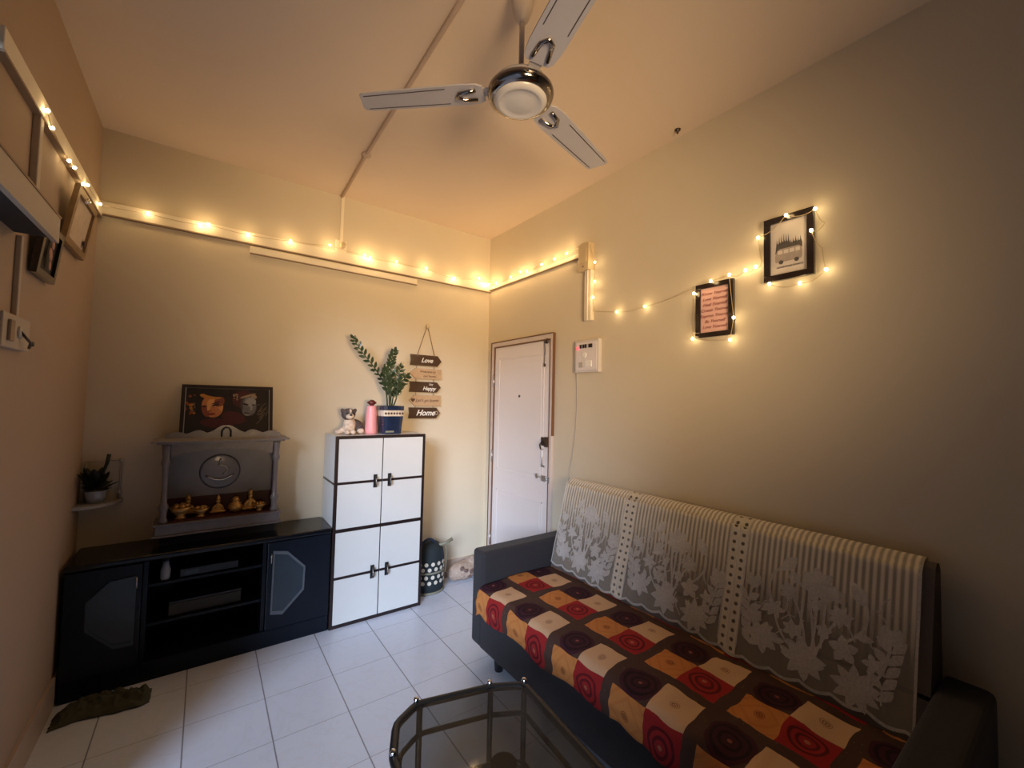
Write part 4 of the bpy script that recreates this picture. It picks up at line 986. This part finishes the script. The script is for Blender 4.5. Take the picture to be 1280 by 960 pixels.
strip(mb, [(U0+0.004, 0.49*i/12) for i in range(13)], 0.007, 0.0016); strip(mb, [(U1-0.004, 0.49*i/12) for i in range(13)], 0.007, 0.0016)
mb.build('hem_and_borders', 'motif', t)

# thin cable from switch board to the sofa
mb = MB(); mb.tube([(-0.012, -1.112, 1.632), (-0.006, -1.112, 1.55), (-0.006, -1.115, 1.40), (-0.006, -1.105, 1.25), (-0.008, -1.085, 1.10), (-0.010, -1.06, 0.98), (-0.014, -1.05, 0.90), (-0.02, -1.06, 0.70)], 0.0025, 6)
single('hanging_cable', mb, 'cable', 'thin cable hanging from the switch board down behind the sofa', 'cable')
# switch board
t = thing('switch_board', 'square grey switch board with red indicator on right wall beside the door', 'switch board', (0, -1.215, 1.63))
MB().box(-0.030, 0, -1.318, -1.113, 1.632, 1.840, 0.003).build('plate', 'switchplate', t)
MB().box(-0.033, -0.029, -1.306, -1.125, 1.645, 1.825, 0.002).build('inner_panel', 'door', t)
for yy in (-1.168, -1.193, -1.213, -1.245, -1.262): MB().box(-0.039, -0.032, yy-0.006, yy+0.006, 1.788, 1.812, 0.001).build('switch', 'switchblack', t)
MB().lathe([(0.012, 0), (0.012, -0.006), (0.007, -0.010)], (-0.032, -1.143, 1.79), 14, axis='X').build('indicator_lamp', 'redled', t)
MB().lathe([(0.020, 0), (0.020, -0.003), (0.016, -0.006)], (-0.032, -1.20, 1.743), 18, axis='X').build('regulator_knob', 'white', t)
for yy in (-1.235,): MB().box(-0.038, -0.032, yy-0.030, yy+0.028, 1.665, 1.705, 0.002).build('socket_cover', 'white', t)
MB().box(-0.038, -0.032, -1.19, -1.155, 1.665, 1.70, 0.002).build('socket', 'switchgrey', t)

# ------------------------------------------------------------------ frames on the right wall
def rframe(t, ya, yb, za, zb, bw, pm):   # ya nearer the door (larger y), yb nearer the camera
    x1 = -0.004; th = 0.020
    for (a, b_, c_, d) in ((yb, ya, za, za+bw), (yb, ya, zb-bw, zb), (yb, yb+bw, za+bw, zb-bw), (ya-bw, ya, za+bw, zb-bw)):
        MB().box(x1-th, x1, a, b_, c_, d, 0.002).build('frame_bar', 'frameblack', t)
    return MB().box(x1-0.010, x1, yb+bw, ya-bw, za+bw, zb-bw).build('print', pm, t)
t = thing('quote_frame', 'black framed pink print with rows of handwritten lines on right wall', 'picture frame', (0, -2.045, 1.768))
p = rframe(t, -1.953, -2.140, 1.770, 2.036, 0.024, 'paperpink')
for i, l_ in enumerate(('Know Yourself', 'Love Yourself', 'Heal Yourself', 'Create Yourself', 'Express Yourself', 'Be Yourself', 'Love Yourself')):
    text('lettering', l_, 0.0215, (-0.0148, -2.0465, 1.985-i*0.0275), (0, -1, 0), (0, 0, 1), 'inkred', p, 0.35)
t = thing('van_print_frame', 'larger black framed white print of a van below pine trees', 'picture frame', (0, -2.367, 1.98))
p = rframe(t, -2.273, -2.463, 1.980, 2.258, 0.026, 'paperwhite')
xx = -0.0142
mb = MB()
vy = lambda s_: -2.317-s_*0.102      # s 0..1 across the van
def poly(pts, mi, dx=0.0006): mb.prism([(xx, vy(a), z_) for a, z_ in pts], (-dx, 0, 0), mi)
tr_ = [(0.0, 2.098), (0.02, 2.118)]
R2 = random.Random(5)
for i in range(11):
    a = 0.04+i*0.088; h = R2.uniform(0.020, 0.046)+0.012*math.sin(i*0.5)
    tr_ += [(a, 2.124+h*0.35), (a+0.022, 2.124+h), (a+0.04, 2.124+h*0.5)]
tr_ += [(1.0, 2.125), (1.0, 2.105)]
poly(tr_, 0)
mb.build('printed_trees', 'inkgrey', p)
mb = MB()
body = [(0.0, 2.062), (0.0, 2.085), (0.06, 2.108), (0.16, 2.116), (0.88, 2.116), (0.97, 2.108), (1.0, 2.09), (1.0, 2.066), (0.95, 2.060), (0.05, 2.058)]
poly(body, 0, 0.0010)
mb.build('printed_van', 'inksoft', p)
mb = MB()
for a0, a1 in ((0.10, 0.28), (0.32, 0.50), (0.54, 0.72), (0.76, 0.92)): poly([(a0, 2.093), (a1, 2.093), (a1, 2.109), (a0, 2.109)], 0, 0.0014)
mb.build('printed_windows', 'paperwhite', p)
mb = MB()
for a in (0.22, 0.80):
    poly([(a+0.085*math.cos(b_), 2.058+0.0088*math.sin(b_)) for b_ in [2*PI*i/14 for i in range(14)]], 0, 0.0016)
mb.build('printed_wheels', 'inkgrey', p)
text('lettering', 'ADVENTURE', 0.0105, (-0.0146, -2.352, 2.036), (0, -1, 0), (0, 0, 1), 'inkgrey', p)
text('lettering', 'AWAITS', 0.0105, (-0.0146, -2.403, 2.036), (0, -1, 0), (0, 0, 1), 'inkgrey', p)

# ------------------------------------------------------------------ string lights
LP_ = 0.34
def string(name, label, pts, bulbs, group=None):
    t = thing(name, label, 'string lights', pts[0])
    mb = MB(); mb.tube(pts, 0.0014, 5); mb.build('wire', 'wire', t)
    b0 = None
    for i, (bx_, by_, bz_, nx_, ny_, w) in enumerate(bulbs):
        if b0 is None:
            q = MB(); q.ball((0, 0, 0), 0.0062, 2, scale=(1, 1, 1.15)); b0 = q.build('bulb', 'led', t); o = b0
        else:
            o = b0.copy(); COL.objects.link(o)
        o.parent = t; o.matrix_parent_inverse = Matrix.Identity(4); o.location = Vector((bx_, by_, bz_))-t.location
        ld = bpy.data.lights.new('led_glow', 'POINT'); ld.energy = LP_*w; ld.color = (1.0, 0.64, 0.28); ld.shadow_soft_size = 0.012
        lo_ = bpy.data.objects.new('led_glow', ld); COL.objects.link(lo_); lo_.parent = t; lo_.location = Vector((bx_+nx_, by_+ny_, bz_+0.004))-t.location
    return t
def wirepts(b_, sag=0.012):
    out = []
    for i in range(len(b_)-1):
        a = Vector(b_[i]); c_ = Vector(b_[i+1])
        for k in range(6):
            s_ = k/6; p = a.lerp(c_, s_); p.z -= sag*4*s_*(1-s_); out.append(p)
    out.append(Vector(b_[-1])); return out
LB = [(-2.474, -0.991, 2.452), (-2.474, -0.905, 2.458), (-2.470, -0.725, 2.452), (-2.470, -0.616, 2.452), (-2.470, -0.504, 2.452), (-2.470, -0.387, 2.458), (-2.470, -0.178, 2.455)]
LB = [(-2.470, -1.03, 2.395), (-2.472, -0.96, 2.37), (-2.470, -0.74, 2.352), (-2.470, -0.655, 2.362), (-2.470, -0.50, 2.356), (-2.470, -0.42, 2.385), (-2.470, -0.14, 2.400)]
BB = [(-2.294, 2.440), (-2.059, 2.436), (-2.02, 2.452), (-1.818, 2.440), (-1.581, 2.458), (-1.339, 2.486), (-1.103, 2.470), (-1.06, 2.462), (-0.864, 2.472), (-0.622, 2.472), (-0.371, 2.440), (-0.133, 2.487)]
RB = [(-0.030, 2.451), (-0.156, 2.437), (-0.365, 2.440), (-0.492, 2.452), (-0.575, 2.440), (-0.755, 2.446), (-0.895, 2.450), (-1.018, 2.455)]
b1 = [(x_, y_, z_, 0.035, 0, 0.13) for x_, y_, z_ in LB]+[(x_, -0.034, z_, 0, -0.040, 0.40+0.9*(x_+2.5)/2.5) for x_, z_ in BB]+[(-0.034, y_ if y_ < -0.03 else -0.045, z_, -0.035, 0, 0.95) for y_, z_ in RB]
w1 = [(b_[0], b_[1], b_[2]) for b_ in b1]+[(-0.03, -1.16, 2.476)]
string('fairy_lights', 'warm fairy lights strung along the ledge on left wall, back wall and beside door', wirepts(w1, 0.006), b1)
b2 = [(-0.040, -1.285, 2.325), (-0.032, -1.278, 2.204), (-0.040, -1.275, 2.103), (-0.022, -1.45, 1.985), (-0.022, -1.649, 1.984)]
b3 = [(-0.034, -1.951, 1.996), (-0.034, -2.038, 2.040), (-0.034, -2.127, 2.050), (-0.025, -2.196, 2.056), (-0.025, -2.241, 2.062)]
b3b = [(-0.025, -1.940, 1.770), (-0.025, -2.127, 1.745), (-0.034, -2.148, 1.845)]
b4 = [(-0.025, -2.251, 2.190), (-0.034, -2.367, 2.250), (-0.030, -2.471, 2.240), (-0.034, -2.458, 2.155), (-0.025, -2.505, 1.985), (-0.025, -2.413, 1.950), (-0.025, -2.297, 1.972)]
w2 = wirepts([(-0.03, -1.20, 2.478), (-0.045, -1.24, 2.47)]+b2[:3]+[(-0.02, -1.262, 2.02)], 0.004)+wirepts(b2[3:]+[(-0.02, -1.93, 2.025)], 0.010)+wirepts([b3[0], b3b[0], b3b[1], b3b[2], b3[2], b3[1]], 0.004)+wirepts([b3[2], b3[3], b3[4], (-0.02, -2.265, 2.08), b4[0], b4[1], b4[2], (-0.015, -2.50, 2.18), b4[3], (-0.02, -2.49, 2.08), b4[4], b4[5], b4[6]], 0.016)
bulbs2 = [(a, b_, c_, -0.03, 0, 0.17) for a, b_, c_ in b2+b3+b3b+b4]
string('fairy_lights', 'warm fairy lights dropping from beige box and looped round two frames on right wall', w2, bulbs2)

# ------------------------------------------------------------------ ceiling fan
fx, fy, fz = -1.152, -1.972, 2.500
t = thing('ceiling_fan', 'pale three blade ceiling fan with chrome ring hanging from the ceiling', 'ceiling fan', (fx, fy, H))
MB().lathe([(0.0095, H-0.005), (0.0095, fz+0.06)], (fx, fy, 0), 14).build('down_rod', 'fanrod', t)
MB().lathe([(0.040, H), (0.042, H-0.03), (0.034, H-0.07), (0.020, H-0.105), (0.011, H-0.115)], (fx, fy, 0), 24).build('upper_canopy', 'fanrod', t)
MB().lathe([(0.011, fz+0.10), (0.020, fz+0.08), (0.034, fz+0.055), (0.038, fz+0.045)], (fx, fy, 0), 24).build('lower_canopy', 'fanrod', t)
MB().lathe([(0.035, fz+0.05), (0.070, fz+0.046), (0.094, fz+0.030), (0.104, fz+0.012), (0.105, fz+0.004), (0.05, fz+0.003)], (fx, fy, 0), 40).build('motor_housing', 'fanpaint', t)
MB().lathe([(0.108, fz+0.010), (0.114, fz+0.004), (0.115, fz-0.006), (0.110, fz-0.018), (0.102, fz-0.025), (0.090, fz-0.027)], (fx, fy, 0), 48).build('chrome_ring', 'clipchrome', t)
MB().lathe([(0.092, fz-0.022), (0.091, fz-0.029), (0.080, fz-0.037), (0.070, fz-0.038), (0.066, fz-0.035), (0.045, fz-0.040), (0.001, fz-0.043)], (fx, fy, 0), 48).build('bottom_cap', 'fancap', t)
for ang in (15.5, 136.5, -104.0):
    a = math.radians(ang); d = Vector((math.cos(a), math.sin(a), 0)); s_ = Vector((-math.sin(a), math.cos(a), 0)); c0 = Vector((fx, fy, fz+0.010))
    pitch = math.radians(-5); sv = (s_*math.cos(pitch)+Vector((0, 0, 1))*math.sin(pitch))
    def bp_(r_, w_, h=0): return c0+d*r_+sv*w_+Vector((0, 0, h))
    mb = MB()
    outl = [(0.130, -0.040), (0.150, -0.052), (0.20, -0.057), (0.40, -0.054), (0.555, -0.050), (0.585, -0.044), (0.590, -0.030), (0.572, 0.040), (0.560, 0.048), (0.40, 0.052), (0.20, 0.055), (0.150, 0.050), (0.130, 0.038)]
    mb.prism([bp_(r_, w_) for r_, w_ in outl], (0, 0, 0.005))
    bl = mb.build('blade', 'fanpaint', t)
    mb = MB(); mb.prism([bp_(0.10, -0.018, 0.004), bp_(0.10, 0.018, 0.004), bp_(0.20, 0.030, 0.006), bp_(0.20, -0.030, 0.006)], (0, 0, 0.004)); mb.build('bracket', 'fanpaint', bl)
    mb = MB(); mb.tube([bp_(0.155, -0.026, -0.003), bp_(0.205, -0.022, -0.003), bp_(0.228, -0.004, -0.003), bp_(0.215, 0.014, -0.003), bp_(0.155, 0.026, -0.003)], 0.0075, 8); mb.build('chrome_clip', 'clipchrome', bl)
    mb = MB(); mb.prism([bp_(0.26, -0.043, -0.001), bp_(0.57, -0.039, -0.001), bp_(0.57, -0.036, -0.001), bp_(0.26, -0.040, -0.001)], (0, 0, 0.001)); mb.prism([bp_(0.26, 0.041, -0.001), bp_(0.56, 0.036, -0.001), bp_(0.56, 0.033, -0.001), bp_(0.26, 0.038, -0.001)], (0, 0, 0.001)); mb.build('pinstripe', 'darksteel', bl)

# ------------------------------------------------------------------ coffee table
t = thing('coffee_table', 'low coffee table with smoked glass top and black metal frame beside the sofa', 'coffee table', (-1.30, -2.25, 0))
Pq = [(-1.517, -1.930), (-1.465, -1.816), (-1.378, -1.768), (-1.128, -1.832), (-1.018, -1.891)]
cx_, cy_ = -1.30, -2.25
Pall = Pq+[(2*cx_-a, 2*cy_-b_) for a, b_ in Pq]
TZt = 0.42
def inset(k): return [(cx_+(a-cx_)*k, cy_+(b_-cy_)*k) for a, b_ in Pall]
def roundp(P_, z_, k=0.18):
    out = []
    for i, p in enumerate(P_):
        a = Vector(P_[i-1]+(0,)); c_ = Vector(P_[(i+1) % len(P_)]+(0,)); p = Vector(p+(0,))
        l1 = min(0.02, (a-p).length*0.3); l2 = min(0.02, (c_-p).length*0.3)
        p1 = p+(a-p).normalized()*l1; p2 = p+(c_-p).normalized()*l2
        for s_ in (0, 0.5, 1):
            q_ = (1-s_)**2*p1+2*s_*(1-s_)*p+s_*s_*p2; out.append((q_.x, q_.y, z_))
    return out
MB().tube(roundp(Pall, TZt-0.004), 0.013, 10, closed=True).build('top_frame', 'tableframe', t)
MB().prism([(a, b_, TZt-0.004) for a, b_ in inset(0.972)], (0, 0, 0.008)).build('glass_top', 'glass', t)
MB().tube(roundp(inset(0.94), 0.17), 0.010, 8, closed=True).build('lower_frame', 'tableframe', t)
MB().tube(roundp(inset(0.955), 0.335), 0.008, 8, closed=True).build('middle_rail', 'tableframe', t)
MB().prism([(a, b_, 0.166) for a, b_ in inset(0.915)], (0, 0, 0.006)).build('lower_shelf', 'glass', t)
for i in (0, 2, 3, 4, 5, 7, 8, 9):
    a, b_ = Pall[i]; a2, b2_ = cx_+(a-cx_)*0.955, cy_+(b_-cy_)*0.955
    MB().tube([(a2, b2_, 0.0), (a2, b2_, TZt-0.004)], 0.010, 10).build('leg', 'tableframe', t)
    MB().lathe([(0.009, 0), (0.010, 0.006), (0.007, 0.014), (0.001, 0.016)], (a, b_, TZt+0.007), 12).build('leg_cap', 'chrome', t)
t = thing('black_bowl', 'small round black bowl on the lower shelf of the coffee table', 'bowl', (-1.10, -1.92, 0.172))
t.location = (-1.125, -1.925, 0.1725)
MB().lathe([(0.022, 0), (0.030, 0.006), (0.040, 0.030), (0.043, 0.045), (0.039, 0.045), (0.030, 0.012), (0.001, 0.008)], (-1.125, -1.925, 0.1725), 24).build('bowl_shell', 'bowl', t)
MB().lathe([(0.043, 0.043), (0.0455, 0.046), (0.043, 0.049), (0.040, 0.046)], (-1.125, -1.925, 0.1725), 24).build('rim', 'bowl', t)

# ------------------------------------------------------------------ light
w = bpy.data.worlds.new('sky'); sc.world = w; w.use_nodes = True
bg = w.node_tree.nodes['Background']; bg.inputs[0].default_value = (0.62, 0.76, 1.0, 1); bg.inputs[1].default_value = 0.03
sd = bpy.data.lights.new('daylight', 'SUN'); sd.energy = 4.2; sd.angle = math.radians(20); sd.color = (0.66, 0.78, 1.0)
so = bpy.data.objects.new('daylight', sd); COL.objects.link(so)
dirv = Vector((0.68, 0.73, -0.30)).normalized()
so.rotation_euler = dirv.to_track_quat('-Z', 'Y').to_euler(); so.location = (-5, -4, 3)

# added warm fill lamp, unseen behind the camera, brightens the far corner
t = thing('added_fill_lamp', 'added warm fill lamp with metal reflector, unseen behind the viewer', 'lamp', (-1.75, -4.45, 0))
LH = Vector((-1.75, -4.45, 1.42)); aim = (Vector((-0.25, -0.1, 2.30))-LH).normalized()
MB().lathe([(0.13, 0), (0.13, 0.015), (0.02, 0.03)], (LH.x, LH.y, 0), 24).build('base', 'darksteel', t)
MB().lathe([(0.012, 0.02), (0.012, LH.z-0.04)], (LH.x, LH.y, 0), 12).build('pole', 'darksteel', t)
q = aim.to_track_quat('Z', 'Y').to_matrix().to_4x4(); q.translation = LH
mb = MB(); mb.lathe([(0.03, -0.16), (0.05, -0.15), (0.09, -0.08), (0.12, -0.02)], (0, 0, 0), 28)
for v_ in mb.bm.verts: v_.co = q @ v_.co
rf = mb.build('reflector', 'fanpaint', t)
for p_ in [f for f in rf.data.polygons if len(f.vertices) > 8]: pass
ld = bpy.data.lights.new('added_fill_spot', 'SPOT'); ld.energy = 500; ld.color = (1.0, 0.68, 0.37); ld.spot_size = math.radians(56); ld.spot_blend = 1.0; ld.shadow_soft_size = 0.38
lo_ = bpy.data.objects.new('added_fill_spot', ld); COL.objects.link(lo_); lo_.location = LH+aim*0.06; lo_.rotation_euler = aim.to_track_quat('-Z', 'Y').to_euler()

# ------------------------------------------------------------------ camera
yaw, pit, rol = math.radians(35.9192), math.radians(2.3813), math.radians(1.2978)
yv = -yaw
F = Vector((math.sin(yaw)*1.0, math.cos(yaw), 0))*math.cos(pit)+Vector((0, 0, math.sin(pit)))
R = F.cross(Vector((0, 0, 1))).normalized(); U = R.cross(F)
R2v = R*math.cos(rol)+U*math.sin(rol); U2 = -R*math.sin(rol)+U*math.cos(rol)
cd = bpy.data.cameras.new('camera'); cam = bpy.data.objects.new('camera', cd); COL.objects.link(cam); sc.camera = cam
mt = Matrix((R2v, U2, -F)).transposed().to_4x4(); mt.translation = Vector((-1.9902, -3.1171, 1.4347)); cam.matrix_world = mt
cd.sensor_width = 36; cd.lens = 527.63/1280*36; cd.clip_start = 0.02
sc.view_settings.view_transform = 'Standard'; sc.view_settings.look = 'None'; sc.view_settings.gamma = 1; sc.view_settings.use_curve_mapping = False
sc.view_settings.exposure = 0.0
sc.cycles.use_denoising = True
sc.cycles.max_bounces = 8; sc.cycles.diffuse_bounces = 5; sc.cycles.transparent_max_bounces = 12
sc.cycles.sample_clamp_indirect = 4
